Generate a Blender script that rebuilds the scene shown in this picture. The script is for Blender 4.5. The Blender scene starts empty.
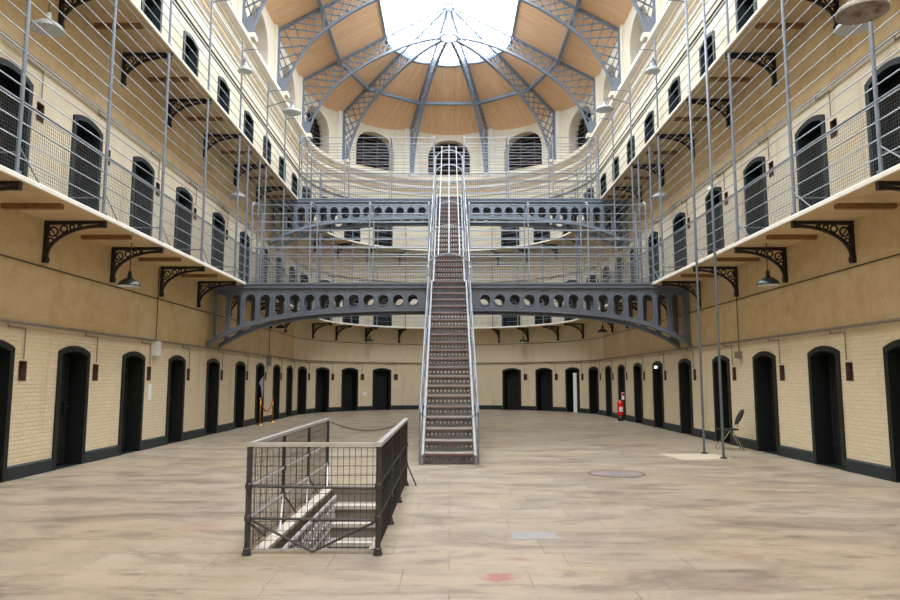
import bpy, math, random
from math import sin, cos, pi, sqrt, radians, atan2, hypot
from mathutils import Vector, Matrix
random.seed(7)
S = bpy.context.scene
COL = S.collection

# ------------------------------------------------------------------ place
R = 7.05          # half width of the hall and radius of the apse
YC = 32.0         # centre of the apse
YB = -7.0         # wall behind the camera
L = YC - YB
G1, G2 = 4.43, 8.7  # walkway levels
OV = 1.1          # walkway overhang
RE = R - OV

def pos(t, d=0.0, z=0.0):
    if t <= L:
        return Vector((-R + d, YB + t, z))
    f = (t - L) / R
    if f <= pi:
        return Vector((-(R - d) * cos(f), YC + (R - d) * sin(f), z))
    return Vector((R - d, YC - (t - L - pi * R), z))

def ang(t):
    if t <= L: return pi / 2
    f = (t - L) / R
    if f <= pi: return pi / 2 - f
    return -pi / 2

def tL(y): return y - YB
def tR(y): return L + pi * R + (YC - y)
def tA(deg): return L + R * radians(90 + deg)   # negative = left of the axis
T_END = 2 * L + pi * R

# ------------------------------------------------------------------ mesh builder
class MB:
    def __init__(s): s.v = []; s.f = []; s.uv = None; s.mi = []; s.cur = 0
    def vert(s, p): s.v.append(tuple(p)); return len(s.v) - 1
    def face(s, idx): s.f.append(tuple(idx)); s.mi.append(s.cur)
    def quad(s, a, b, c, d):
        n = len(s.v); s.v += [tuple(a), tuple(b), tuple(c), tuple(d)]; s.face((n, n+1, n+2, n+3))
    def poly(s, pts):
        n = len(s.v); s.v += [tuple(p) for p in pts]; s.face(range(n, n + len(pts)))
    def box(s, lo, hi):
        x0, y0, z0 = lo; x1, y1, z1 = hi
        n = len(s.v)
        s.v += [(x0,y0,z0),(x1,y0,z0),(x1,y1,z0),(x0,y1,z0),(x0,y0,z1),(x1,y0,z1),(x1,y1,z1),(x0,y1,z1)]
        for q in ((0,3,2,1),(4,5,6,7),(0,1,5,4),(1,2,6,5),(2,3,7,6),(3,0,4,7)): s.face([n+i for i in q])
    def tube(s, pts, r, n=6, closed=False, caps=True, r2=None):
        pts = [Vector(p) for p in pts]; m = len(pts); base = len(s.v)
        up = None
        for i, p in enumerate(pts):
            if closed: d = pts[(i+1) % m] - pts[i-1]
            else: d = pts[min(i+1, m-1)] - pts[max(i-1, 0)]
            d.normalize()
            if up is None:
                up = Vector((0,0,1)) if abs(d.z) < .9 else Vector((1,0,0))
            a = up - d * up.dot(d)
            if a.length < 1e-4: a = Vector((1,0,0)) - d * d.x
            a.normalize(); up = a; b = d.cross(a)
            rr = r if r2 is None else r + (r2 - r) * i / (m - 1)
            for k in range(n):
                w = 2 * pi * (k + .5) / n
                s.v.append(tuple(p + a * (cos(w) * rr) + b * (sin(w) * rr)))
        for i in range(m if closed else m - 1):
            j = (i + 1) % m
            for k in range(n):
                l = (k + 1) % n
                s.face((base+i*n+k, base+i*n+l, base+j*n+l, base+j*n+k))
        if caps and not closed:
            s.face([base + k for k in range(n)][::-1]); s.face([base + (m-1)*n + k for k in range(n)])
    def sweep(s, pts, lat, w, h):
        """rectangular section along a planar path; lat = lateral unit vector"""
        pts = [Vector(p) for p in pts]; lat = Vector(lat).normalized(); base = len(s.v); m = len(pts)
        for i, p in enumerate(pts):
            d = (pts[min(i+1, m-1)] - pts[max(i-1, 0)]).normalized()
            nrm = d.cross(lat).normalized()
            for (a, b) in ((-1,-1),(1,-1),(1,1),(-1,1)):
                s.v.append(tuple(p + lat * (a*w/2) + nrm * (b*h/2)))
        for i in range(m - 1):
            for k in range(4):
                l = (k+1) % 4
                s.face((base+i*4+k, base+i*4+l, base+i*4+4+l, base+i*4+4+k))
        s.face((base+3, base+2, base+1, base)); e = base + (m-1)*4; s.face((e, e+1, e+2, e+3))
    def lathe(s, prof, c=(0,0,0), n=20):
        base = len(s.v); c = Vector(c)
        for (r, z) in prof:
            for k in range(n):
                w = 2*pi*k/n; s.v.append((c.x + r*cos(w), c.y + r*sin(w), c.z + z))
        for i in range(len(prof)-1):
            for k in range(n):
                l = (k+1) % n
                s.face((base+i*n+k, base+i*n+l, base+(i+1)*n+l, base+(i+1)*n+k))
    def prism(s, poly, fn, a, b):
        """poly 2-D (u,v); fn(u,v,w)->point; extruded w from a to b"""
        n = len(s.v); m = len(poly)
        s.v += [tuple(fn(u, v, a)) for u, v in poly] + [tuple(fn(u, v, b)) for u, v in poly]
        s.face(range(n + m - 1, n - 1, -1)); s.face(range(n + m, n + 2*m))
        for i in range(m):
            j = (i+1) % m; s.face((n+i, n+j, n+m+j, n+m+i))
    def build(s, name, mat, parent=None, smooth=False, uvs=None):
        me = bpy.data.meshes.new(name)
        me.from_pydata(s.v, [], s.f)
        mats = mat if isinstance(mat, (list, tuple)) else [mat]
        for m in mats: me.materials.append(m)
        if len(mats) > 1:
            me.polygons.foreach_set('material_index', s.mi)
        if uvs:
            ul = me.uv_layers.new(name='UVMap')
            for lp in me.loops: ul.data[lp.index].uv = uvs[lp.vertex_index]
        if smooth: me.polygons.foreach_set('use_smooth', [True] * len(me.polygons))
        me.update()
        o = bpy.data.objects.new(name, me); COL.objects.link(o)
        if parent: o.parent = parent
        return o

def tag(o, label=None, cat=None, group=None, kind=None):
    if label: o['label'] = label
    if cat: o['category'] = cat
    if group: o['group'] = group
    if kind: o['kind'] = kind
    return o

def empty(name, loc=(0,0,0), rz=0.0, label=None, cat=None, group=None, kind=None):
    o = bpy.data.objects.new(name, None); COL.objects.link(o)
    o.location = loc; o.rotation_euler = (0, 0, rz); o.empty_display_size = .2
    return tag(o, label, cat, group, kind)

KIDS = {}
def kids_of(o):
    return [c for c in bpy.data.objects if c.parent is o]
def copy_tree(o, loc, rz=0.0, parent=None, kids=None):
    c = o.copy(); COL.objects.link(c); c.parent = parent
    if parent is None:
        c.location = loc; c.rotation_euler = (0, 0, rz)
    for k in KIDS.setdefault(o.name, kids_of(o)):
        copy_tree(k, None, 0, c)
    return c

# ------------------------------------------------------------------ materials
def srgb(r, g, b):
    def f(c):
        c /= 255.0
        return c / 12.92 if c <= .04045 else ((c + .055) / 1.055) ** 2.4
    return (f(r), f(g), f(b), 1)

def newmat(name):
    m = bpy.data.materials.new(name); m.use_nodes = True
    nt = m.node_tree; nt.nodes.clear()
    out = nt.nodes.new('ShaderNodeOutputMaterial'); p = nt.nodes.new('ShaderNodeBsdfPrincipled')
    nt.links.new(p.outputs[0], out.inputs[0])
    return m, nt, p

def node(nt, typ, **kw):
    n = nt.nodes.new(typ)
    for k, v in kw.items():
        if k.startswith('i_'):
            n.inputs[k[2:].replace('_', ' ')].default_value = v
        else: setattr(n, k, v)
    return n

def mixcol(nt, fac, a, b, blend='MIX'):
    n = nt.nodes.new('ShaderNodeMix'); n.data_type = 'RGBA'; n.blend_type = blend
    for sock, val in ((n.inputs[0], fac), (n.inputs[6], a), (n.inputs[7], b)):
        if hasattr(val, 'links'): nt.links.new(val, sock)
        else: sock.default_value = val
    return n.outputs[2]

def ramp(nt, src, p0, p1, c0=(0,0,0,1), c1=(1,1,1,1)):
    n = nt.nodes.new('ShaderNodeValToRGB'); e = n.color_ramp.elements
    e[0].position = p0; e[1].position = p1; e[0].color = c0; e[1].color = c1
    nt.links.new(src, n.inputs[0]); return n.outputs[0]

def noise(nt, vec, scale, detail=4, rough=.55, dist=0):
    n = node(nt, 'ShaderNodeTexNoise', i_Scale=scale, i_Detail=detail, i_Roughness=rough, i_Distortion=dist)
    if vec is not None: nt.links.new(vec, n.inputs['Vector'])
    return n.outputs['Fac']

def plain(name, col, rough=.6, metal=0.0, var=.12, scale=6.0, bump=0.0, col2=None, vmin=.45, vmax=.7):
    m, nt, p = newmat(name)
    tc = node(nt, 'ShaderNodeTexCoord'); v = tc.outputs['Object']
    nz = noise(nt, v, scale)
    dark = col2 or tuple(c * (1 - var * 2) for c in col[:3]) + (1,)
    c = mixcol(nt, ramp(nt, nz, vmin, vmax), col, dark)
    nt.links.new(c, p.inputs['Base Color'])
    p.inputs['Roughness'].default_value = rough; p.inputs['Metallic'].default_value = metal
    if bump:
        b = node(nt, 'ShaderNodeBump', i_Strength=bump, i_Distance=.01)
        nt.links.new(noise(nt, v, scale * 8), b.inputs['Height']); nt.links.new(b.outputs[0], p.inputs['Normal'])
    return m

def brick_wall(name, c1, c2, stain, tan_amt=1.0):
    m, nt, p = newmat(name)
    uv = node(nt, 'ShaderNodeUVMap').outputs[0]
    br = node(nt, 'ShaderNodeTexBrick', i_Scale=1.0)
    br.inputs['Brick Width'].default_value = .225; br.inputs['Row Height'].default_value = .07
    br.inputs['Mortar Size'].default_value = .007; br.inputs['Mortar Smooth'].default_value = .6
    br.inputs['Color1'].default_value = c1; br.inputs['Color2'].default_value = c2
    br.inputs['Mortar'].default_value = tuple(x * .7 for x in c1[:3]) + (1,)
    nzv = node(nt, 'ShaderNodeTexNoise', i_Scale=3.0, i_Detail=3.0)
    nt.links.new(uv, nzv.inputs['Vector'])
    mp = node(nt, 'ShaderNodeVectorMath', operation='MULTIPLY_ADD')
    nt.links.new(nzv.outputs['Color'], mp.inputs[0]); mp.inputs[1].default_value = (.03, .03, 0)
    nt.links.new(uv, mp.inputs[2]); nt.links.new(mp.outputs[0], br.inputs['Vector'])
    c = br.outputs['Color']
    spz = node(nt, 'ShaderNodeSeparateXYZ'); nt.links.new(uv, spz.inputs[0])
    hm = node(nt, 'ShaderNodeMapRange'); nt.links.new(spz.outputs[1], hm.inputs[0])
    hm.inputs[1].default_value = 2.5; hm.inputs[2].default_value = 2.6; hm.inputs[3].default_value = .1; hm.inputs[4].default_value = .72
    c = mixcol(nt, hm.outputs[0], c, c1)   # thicker smooth paint above the pipe run
    # tan tone between each pipe run and the walkway above it
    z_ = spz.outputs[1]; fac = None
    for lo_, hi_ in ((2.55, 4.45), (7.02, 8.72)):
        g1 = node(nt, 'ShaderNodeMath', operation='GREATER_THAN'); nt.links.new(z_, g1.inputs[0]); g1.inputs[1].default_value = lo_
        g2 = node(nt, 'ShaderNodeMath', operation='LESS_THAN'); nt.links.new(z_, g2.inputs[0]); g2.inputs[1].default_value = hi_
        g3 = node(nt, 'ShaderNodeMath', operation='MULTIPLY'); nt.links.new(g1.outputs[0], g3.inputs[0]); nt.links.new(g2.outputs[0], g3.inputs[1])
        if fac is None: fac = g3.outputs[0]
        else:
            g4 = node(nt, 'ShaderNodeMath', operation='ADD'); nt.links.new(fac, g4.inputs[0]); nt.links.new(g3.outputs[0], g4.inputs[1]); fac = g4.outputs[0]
    gw = node(nt, 'ShaderNodeMath', operation='MULTIPLY'); nt.links.new(fac, gw.inputs[0]); gw.inputs[1].default_value = tan_amt; fac = gw.outputs[0]
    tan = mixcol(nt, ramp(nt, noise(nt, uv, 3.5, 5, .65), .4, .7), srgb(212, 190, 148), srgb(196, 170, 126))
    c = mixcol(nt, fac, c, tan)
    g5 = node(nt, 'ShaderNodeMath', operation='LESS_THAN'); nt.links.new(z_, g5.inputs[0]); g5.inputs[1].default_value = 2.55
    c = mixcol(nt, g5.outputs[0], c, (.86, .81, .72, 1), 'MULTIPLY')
    # worn paint patches
    c = mixcol(nt, ramp(nt, noise(nt, uv, .55, 6, .6), .5, .72), c, tuple(x * y for x, y in zip(c1, (.86, .8, .68, 1))))
    # streaks running down the wall
    mpg = node(nt, 'ShaderNodeMapping'); mpg.inputs['Scale'].default_value = (1.3, .16, 1); nt.links.new(uv, mpg.inputs[0])
    c = mixcol(nt, ramp(nt, noise(nt, mpg.outputs[0], 1.6, 5, .6), .56, .78, (0,0,0,1), (.55,.55,.55,1)), c, stain)
    # small chips
    c = mixcol(nt, ramp(nt, noise(nt, uv, 9, 3, .5), .69, .74, (0,0,0,1), (.6,.6,.6,1)), c, stain)
    nt.links.new(c, p.inputs['Base Color']); p.inputs['Roughness'].default_value = .7
    b = node(nt, 'ShaderNodeBump', i_Strength=.5, i_Distance=.012, invert=True)
    ad = node(nt, 'ShaderNodeMath', operation='MULTIPLY_ADD')
    nt.links.new(noise(nt, uv, 22, 3), ad.inputs[0]); ad.inputs[1].default_value = -.35; nt.links.new(br.outputs['Fac'], ad.inputs[2])
    nt.links.new(ad.outputs[0], b.inputs['Height']); nt.links.new(b.outputs[0], p.inputs['Normal'])
    return m

M = {}
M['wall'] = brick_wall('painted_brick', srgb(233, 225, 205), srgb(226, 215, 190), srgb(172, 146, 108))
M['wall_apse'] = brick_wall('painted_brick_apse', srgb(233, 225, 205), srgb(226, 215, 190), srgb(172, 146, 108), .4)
M['plaster'] = plain('cream_plaster', srgb(238, 232, 216), .7, 0, .05, 1.5)
M['ochre'] = plain('ochre_shadow_band', srgb(200, 172, 130), .7, 0, .1, 3)  # stands for the tan shadow between the cornice mouldings
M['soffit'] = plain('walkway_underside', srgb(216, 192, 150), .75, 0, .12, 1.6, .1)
M['fascia'] = plain('walkway_edge', srgb(236, 234, 226), .6, 0, .06, 3)
M['batten'] = plain('brown_batten', srgb(138, 104, 66), .7, 0, .15, 8)
M['door'] = plain('dark_green_paint', srgb(9, 17, 18), .55, 0, .15, 5, .1)
M['leaf'] = plain('blackened_door', srgb(5, 8, 9), .8, 0, .2, 5, .1)
M['teal'] = plain('teal_door_paint', srgb(24, 42, 48), .5, 0, .15, 5, .1)
M['void'] = plain('unlit_black', srgb(6, 8, 9), .9, 0, 0, 2)
M['plinth'] = plain('dark_skirting', srgb(26, 38, 43), .55, 0, .15, 5, .1)
M['niche'] = plain('rusty_niche', srgb(92, 70, 62), .7, 0, .2, 14)
M['bracket'] = plain('dark_bracket_iron', srgb(40, 38, 38), .5, .2, .15, 10)
M['beam1'] = plain('slate_girder_paint', srgb(106, 116, 132), .42, .1, .08, 3, .05)
M['beam2'] = plain('girder_paint_lit', srgb(128, 144, 162), .42, .1, .08, 3, .05)  # same girder paint, lightened to carry its brighter light
M['deck'] = plain('bridge_deck', srgb(66, 64, 66), .6, .1, .12, 4)
M['rail'] = plain('rail_grey_paint', srgb(150, 158, 170), .38, .15, .08, 4)
M['railpost'] = plain('post_grey_paint', srgb(128, 139, 154), .4, .15, .1, 4)
M['wire'] = plain('mesh_wire', srgb(118, 121, 124), .5, .3, .1, 6)
M['truss'] = plain('truss_blue_grey', srgb(126, 139, 156), .45, .1, .08, 3)
M['steel'] = plain('worn_stair_steel', srgb(136, 143, 154), .4, .2, .15, 6, .1)
M['riser'] = plain('riser_iron', srgb(98, 98, 102), .5, .1, .2, 6)
M['nosing'] = plain('rusty_nosing', srgb(150, 92, 66), .6, .1, .2, 9, col2=srgb(120, 112, 108))
M['tread'] = plain('tread_plate', srgb(190, 188, 186), .45, .1, .15, 9)
M['conduit'] = plain('conduit_grey', srgb(132, 124, 112), .5, .1, .1, 6)
M['darkpipe'] = plain('dark_cable', srgb(60, 56, 50), .6, 0, .1, 6)
M['pitsteel'] = plain('dark_railing_steel', srgb(72, 72, 74), .45, .3, .15, 8)
M['pitrail'] = plain('polished_handrail', srgb(205, 205, 208), .3, .3, .1, 8)
M['stone'] = plain('step_stone', srgb(196, 190, 180), .75, 0, .1, 5, .2)
M['stonedark'] = plain('riser_stone', srgb(124, 118, 108), .8, 0, .15, 5, .2)
M['enamel'] = plain('green_enamel', srgb(28, 52, 52), .3, 0, .1, 6)
M['white'] = plain('white_enamel', srgb(222, 226, 228), .35, 0, .04, 6)
M['greyshade'] = plain('grey_enamel', srgb(176, 182, 186), .4, 0, .08, 6)
M['rust'] = plain('rusted_shade', srgb(150, 142, 134), .6, .1, .25, 9, col2=srgb(98, 74, 60))
M['louvre'] = plain('louvre_wood', srgb(92, 70, 62), .7, 0, .15, 5)
M['brass'] = plain('brass', srgb(196, 150, 70), .25, .9, .05, 5)
M['rope'] = plain('red_rope', srgb(176, 24, 34), .8, 0, .1, 30)
M['red'] = plain('extinguisher_red', srgb(214, 22, 24), .25, 0, .03, 5)
M['black'] = plain('black_rubber', srgb(16, 16, 18), .5, 0, .05, 5)
M['chrome'] = plain('chair_chrome', srgb(170, 164, 156), .25, .8, .05, 5)
M['paper'] = plain('paper_white', srgb(235, 236, 238), .7, 0, .02, 5)
M['paperblue'] = plain('paper_print', srgb(150, 170, 205), .7, 0, .15, 20, col2=srgb(196, 120, 110))
M['ringsteel'] = plain('cover_iron', srgb(150, 140, 138), .55, .2, .1, 20, .3)
M['ringedge'] = plain('cover_edge', srgb(120, 104, 98), .6, .2, .1, 10)
M['paleslab'] = plain('pale_cement', srgb(192, 180, 160), .7, 0, .08, 3, .1)

def roof_mat():
    m, nt, p = newmat('roof_boards')
    uv = node(nt, 'ShaderNodeUVMap').outputs[0]
    sep = node(nt, 'ShaderNodeSeparateXYZ'); nt.links.new(uv, sep.inputs[0])
    mu = node(nt, 'ShaderNodeMath', operation='MULTIPLY'); nt.links.new(sep.outputs[0], mu.inputs[0]); mu.inputs[1].default_value = 1 / .11
    fr = node(nt, 'ShaderNodeMath', operation='FRACT'); nt.links.new(mu.outputs[0], fr.inputs[0])
    fl = node(nt, 'ShaderNodeMath', operation='FLOOR'); nt.links.new(mu.outputs[0], fl.inputs[0])
    wn = node(nt, 'ShaderNodeTexWhiteNoise', noise_dimensions='1D'); nt.links.new(fl.outputs[0], wn.inputs['W'])
    c = mixcol(nt, wn.outputs['Value'], srgb(246, 206, 164), srgb(238, 194, 150))
    mp = node(nt, 'ShaderNodeMapping'); mp.inputs['Scale'].default_value = (6, .5, 1); nt.links.new(uv, mp.inputs[0])
    c = mixcol(nt, ramp(nt, noise(nt, mp.outputs[0], 2, 5), .45, .75), c, srgb(228, 180, 134))
    gr = ramp(nt, fr.outputs[0], .0, .1, (1,1,1,1), (0,0,0,1))
    c = mixcol(nt, gr, c, srgb(196, 156, 122))
    nt.links.new(c, p.inputs['Base Color']); p.inputs['Roughness'].default_value = .6
    b = node(nt, 'ShaderNodeBump', i_Strength=.4, i_Distance=.01, invert=True); nt.links.new(gr, b.inputs['Height']); nt.links.new(b.outputs[0], p.inputs['Normal'])
    return m
M['roof'] = roof_mat()

def floor_mat():
    m, nt, p = newmat('flagstones')
    tc = node(nt, 'ShaderNodeTexCoord'); v = tc.outputs['Object']
    br = node(nt, 'ShaderNodeTexBrick', i_Scale=1.0, offset=.37, squash=1.35, squash_frequency=3)
    br.inputs['Brick Width'].default_value = 1.05; br.inputs['Row Height'].default_value = .56
    br.inputs['Mortar Size'].default_value = .006; br.inputs['Mortar Smooth'].default_value = .4
    br.inputs['Color1'].default_value = srgb(188, 180, 168); br.inputs['Color2'].default_value = srgb(170, 163, 153)
    br.inputs['Mortar'].default_value = srgb(138, 130, 120)
    nt.links.new(v, br.inputs['Vector'])
    c = br.outputs['Color']
    c = mixcol(nt, ramp(nt, noise(nt, v, .45, 6, .62, .6), .42, .62), c, srgb(184, 172, 152))
    mp = node(nt, 'ShaderNodeMapping'); mp.inputs['Scale'].default_value = (.55, 1.5, 1); mp.inputs['Rotation'].default_value = (0, 0, .25); nt.links.new(v, mp.inputs[0])
    c = mixcol(nt, ramp(nt, noise(nt, mp.outputs[0], 1.1, 7, .68, .8), .47, .66, (0,0,0,1), (.95,.95,.95,1)), c, srgb(136, 127, 117))
    c = mixcol(nt, ramp(nt, noise(nt, mp.outputs[0], 2.7, 6, .7), .55, .7, (0,0,0,1), (.8,.8,.8,1)), c, srgb(112, 105, 98))
    c = mixcol(nt, ramp(nt, noise(nt, v, 1.9, 5, .7, 1.2), .63, .75, (0,0,0,1), (.35,.35,.35,1)), c, srgb(180, 132, 98))
    c = mixcol(nt, ramp(nt, noise(nt, v, 38, 4, .7), .52, .75, (0,0,0,1), (.5,.5,.5,1)), c, srgb(120, 110, 98))
    c = mixcol(nt, ramp(nt, noise(nt, v, 6, 6, .75), .6, .75, (0,0,0,1), (.5,.5,.5,1)), c, srgb(214, 208, 198))
    # red paint splashes soaked into the stone
    for (sx, sy, rr, st) in ((.42, 5.93, .15, .75), (.62, 6.5, .08, .3), (-2.7, 7.9, .25, .18), (2.3, 5.6, .13, .16), (2.7, 6.6, .14, .2)):
        d = node(nt, 'ShaderNodeVectorMath', operation='DISTANCE')
        nzc = node(nt, 'ShaderNodeTexNoise', i_Scale=9.0, i_Detail=4.0); nt.links.new(v, nzc.inputs['Vector'])
        ad = node(nt, 'ShaderNodeVectorMath', operation='MULTIPLY_ADD'); nt.links.new(nzc.outputs['Color'], ad.inputs[0]); ad.inputs[1].default_value = (.3, .2, 0); nt.links.new(v, ad.inputs[2])
        nt.links.new(ad.outputs[0], d.inputs[0]); d.inputs[1].default_value = (sx + .15, sy + .1, 0)
        c = mixcol(nt, ramp(nt, d.outputs['Value'], rr * .55, rr * 1.2, (st,)*3 + (1,), (0,0,0,1)), c, srgb(172, 96, 92))
    c = mixcol(nt, 1.0, c, (.76, .72, .665, 1), 'MULTIPLY')
    nt.links.new(c, p.inputs['Base Color'])
    r = ramp(nt, noise(nt, v, 1.4, 5, .6), .3, .7, (.34,)*3 + (1,), (.6,)*3 + (1,))
    nt.links.new(r, p.inputs['Roughness'])
    b = node(nt, 'ShaderNodeBump', i_Strength=.5, i_Distance=.008)
    ad = node(nt, 'ShaderNodeMath', operation='SUBTRACT'); nt.links.new(noise(nt, v, 14, 6, .7), ad.inputs[0]); nt.links.new(br.outputs['Fac'], ad.inputs[1])
    nt.links.new(ad.outputs[0], b.inputs['Height']); nt.links.new(b.outputs[0], p.inputs['Normal'])
    return m
M['floor'] = floor_mat()

def glass_mat():
    m = bpy.data.materials.new('rooflight_glass'); m.use_nodes = True; nt = m.node_tree; nt.nodes.clear()
    out = nt.nodes.new('ShaderNodeOutputMaterial'); t = nt.nodes.new('ShaderNodeBsdfTransparent'); g = nt.nodes.new('ShaderNodeBsdfGlossy')
    t.inputs[0].default_value = (1, 1, 1, 1); g.inputs['Roughness'].default_value = .05
    mx = nt.nodes.new('ShaderNodeMixShader'); mx.inputs[0].default_value = .06
    nt.links.new(t.outputs[0], mx.inputs[1]); nt.links.new(g.outputs[0], mx.inputs[2]); nt.links.new(mx.outputs[0], out.inputs[0])
    return m
M['glass'] = glass_mat()

ORD = ['first', 'second', 'third', 'fourth', 'fifth', 'sixth', 'seventh', 'eighth', 'ninth', 'tenth', 'eleventh', 'twelfth',
       'thirteenth', 'fourteenth', 'fifteenth', 'sixteenth', 'seventeenth', 'eighteenth', 'nineteenth', 'twentieth']

# ------------------------------------------------------------------ door positions along the wall
YD = [8.35, 10.8, 13.2, 15.7, 18.2, 21.0, 23.75, 26.25, 28.75, 31.1]
AD_L = [80.2, 63.8, 47.4, 31.0]
AD_R = [28.9, 45.2, 61.8, 78.0]
doors = []        # (t, where, ordinal phrase)
for i, y in enumerate(YD): doors.append((tL(y), 'left wall', i))
for i, a in enumerate(AD_L): doors.append((tA(-a), 'left half of the apse', i))
for i, a in enumerate(AD_R): doors.append((tA(a), 'right half of the apse', 3 - i))
for i, y in enumerate(reversed(YD)): doors.append((tR(y), 'right wall', len(YD) - 1 - i))
DW, DS, DRISE = .88, 2.05, .09      # clear opening: width, springing height, rise
ND_OFF, NW, NH, NZ = .82, .19, .3, 1.6   # small niche beside each door

def arch_h(x, hw, zs, rise):
    rad = (hw*hw + rise*rise) / (2*rise)
    return zs + sqrt(max(rad*rad - x*x, 0)) - (rad - rise)

# windows of the drum
WB_, WSP, WHW = 13.25, 14.35, 1.2
def win_h(x): return WSP + .98 * sqrt(max(1 - (x / WHW)**2, 0))
RIBY = [27.2, 22.4, 17.6, 12.8, 8.0, 3.2, -1.6]
yb = [YC] + RIBY
wins = []
for i in range(len(yb) - 1):
    ym = (yb[i] + yb[i+1]) / 2
    if ym > 14: wins += [(tL(ym), 'left', i), (tR(ym), 'right', i)]
for a in (-72, -36, 0, 36, 72): wins.append((tA(a), 'apse', a))

def path_ts(t0, t1, step=.45):
    out = [t0]
    if t1 > L and t0 < L + pi*R:
        a, b = max(t0, L), min(t1, L + pi*R)
        n = max(2, int((b - a) / step))
        for k in range(n + 1): out.append(a + (b - a) * k / n)
    out.append(t1)
    r = []
    for x in out:
        if not r or abs(r[-1] - x) > 1e-4: r.append(x)
    return r
ZTOP = 16.4
def wall_mesh(t0, t1, name):
    m = MB(); uvs = []
    ops = []      # (ta, tb, fn_bottom, fn_top)
    for (t, w, i) in doors:
        for zb in (0, G1, G2):
            ops.append((t - DW/2, t + DW/2, t, zb, lambda x, zb=zb: arch_h(x, DW/2, zb + DS, DRISE), 8))
            if zb < G2:
                ops.append((t + ND_OFF - NW/2, t + ND_OFF + NW/2, t + ND_OFF, zb + NZ, lambda x, zb=zb: zb + NZ + NH, 1))
    for (t, w, i) in wins:
        ops.append((t - WHW, t + WHW, t, WB_, win_h, 20))
    ops = [o for o in ops if o[0] >= t0 - 1e-6 and o[1] <= t1 + 1e-6]
    br = {round(t0, 4), round(t1, 4)}
    for (a, b, tc, zb, fn, n) in ops:
        for k in range(n + 1): br.add(round(a + (b - a) * k / n, 4))
    x = t0
    while x < t1: br.add(round(x, 4)); x += .3 if (t0 >= L - 1e-3 and t1 <= L + pi*R + 1e-3) else 3
    br = sorted(br)
    for a, b in zip(br[:-1], br[1:]):
        if b - a < 1e-5: continue
        mid = (a + b) / 2
        iv = sorted([(o[3], o[3], o[4](a - o[2]), o[4](b - o[2])) for o in ops if o[0] < mid < o[1]])
        za, zb_ = 0.0, 0.0
        for (b0, b1, t_a, t_b) in iv + [(ZTOP, ZTOP, ZTOP, ZTOP)]:
            if b0 - za > 1e-4 or b1 - zb_ > 1e-4:
                m.quad(pos(a, 0, za), pos(b, 0, zb_), pos(b, 0, b1), pos(a, 0, b0))
                uvs += [(a, za), (b, zb_), (b, b1), (a, b0)]
            za, zb_ = t_a, t_b
    ts = path_ts(t0, t1, 1.0)      # outer face of the thick wall, added to stop light leaks
    for a, b in zip(ts[:-1], ts[1:]):
        m.quad(pos(a, -.8, -.1), pos(b, -.8, -.1), pos(b, -.8, ZTOP), pos(a, -.8, ZTOP)); uvs += [(a, 4), (b, 4), (b, 9), (a, 9)]
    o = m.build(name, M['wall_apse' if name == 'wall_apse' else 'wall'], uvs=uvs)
    return tag(o, kind='structure')
tag(wall_mesh(0, L, 'wall_left'), 'cream painted brick wall along the left side, up to the roof')
tag(wall_mesh(L, L + pi*R, 'wall_apse'), 'curved cream painted brick wall at the far end')
tag(wall_mesh(L + pi*R, T_END, 'wall_right'), 'cream painted brick wall along the right side, up to the roof')
m = MB(); m.quad((-R, YB, 0), (R, YB, 0), (R, YB, ZTOP), (-R, YB, ZTOP)); m.poly([(-R, YB, 15.8), (R, YB, 15.8), (3.02, YB, 18.1), (0, YB, 19.5), (-3.02, YB, 18.1)])
uv = [(v[0], v[2]) for v in m.v]
tag(m.build('wall_back', M['wall'], uvs=uv), 'cream brick wall behind the viewer', kind='structure')

# ------------------------------------------------------------------ floor with the stairwell opening
PX0, PX1, PY0, PY1 = -1.72, -.74, 6.78, 10.62
m = MB()
xs = [-8, PX0, PX1, 8]; ys = [YB - .3, PY0, PY1, 40]
for i in range(3):
    for j in range(3):
        if i == 1 and j == 1: continue
        m.quad((xs[i], ys[j], 0), (xs[i+1], ys[j], 0), (xs[i+1], ys[j+1], 0), (xs[i], ys[j+1], 0))
tag(m.build('floor', M['floor']), 'worn tan and grey flagstone floor', kind='structure')

# skirting band between doors
def skirting(name, t0, t1, label):
    m = MB()
    cuts = [(t - DW/2 - .12, t + DW/2 + .12) for t, w, i in doors if t0 < t < t1]
    cur = t0
    for a, b in sorted(cuts) + [(t1, t1)]:
        n = max(1, int((a - cur) / .35)) if t0 >= L - 1e-3 and t1 < L + pi*R + .01 else 1
        P = [cur + (a - cur) * k / n for k in range(n + 1)]
        for p, q in zip(P[:-1], P[1:]):
            m.quad(pos(p, .03, 0), pos(q, .03, 0), pos(q, .03, .2), pos(p, .03, .2))
            m.quad(pos(p, .03, .2), pos(q, .03, .2), pos(q, 0, .23), pos(p, 0, .23))
        cur = b
    return tag(m.build(name, M['plinth']), label, kind='structure')
skirting('baseboard_left', 0, L, 'dark painted skirting band at the foot of the left wall')
skirting('baseboard_apse', L, L + pi*R, 'dark painted skirting band round the apse')
skirting('baseboard_right', L + pi*R, T_END, 'dark painted skirting band at the foot of the right wall')

# ------------------------------------------------------------------ doors
def bend(curved):
    if curved:
        return lambda x, d, z: Vector(((R - d) * sin(x / R), -(R - (R - d) * cos(x / R)), z))
    return lambda x, d, z: Vector((x, -d, z))

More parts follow.
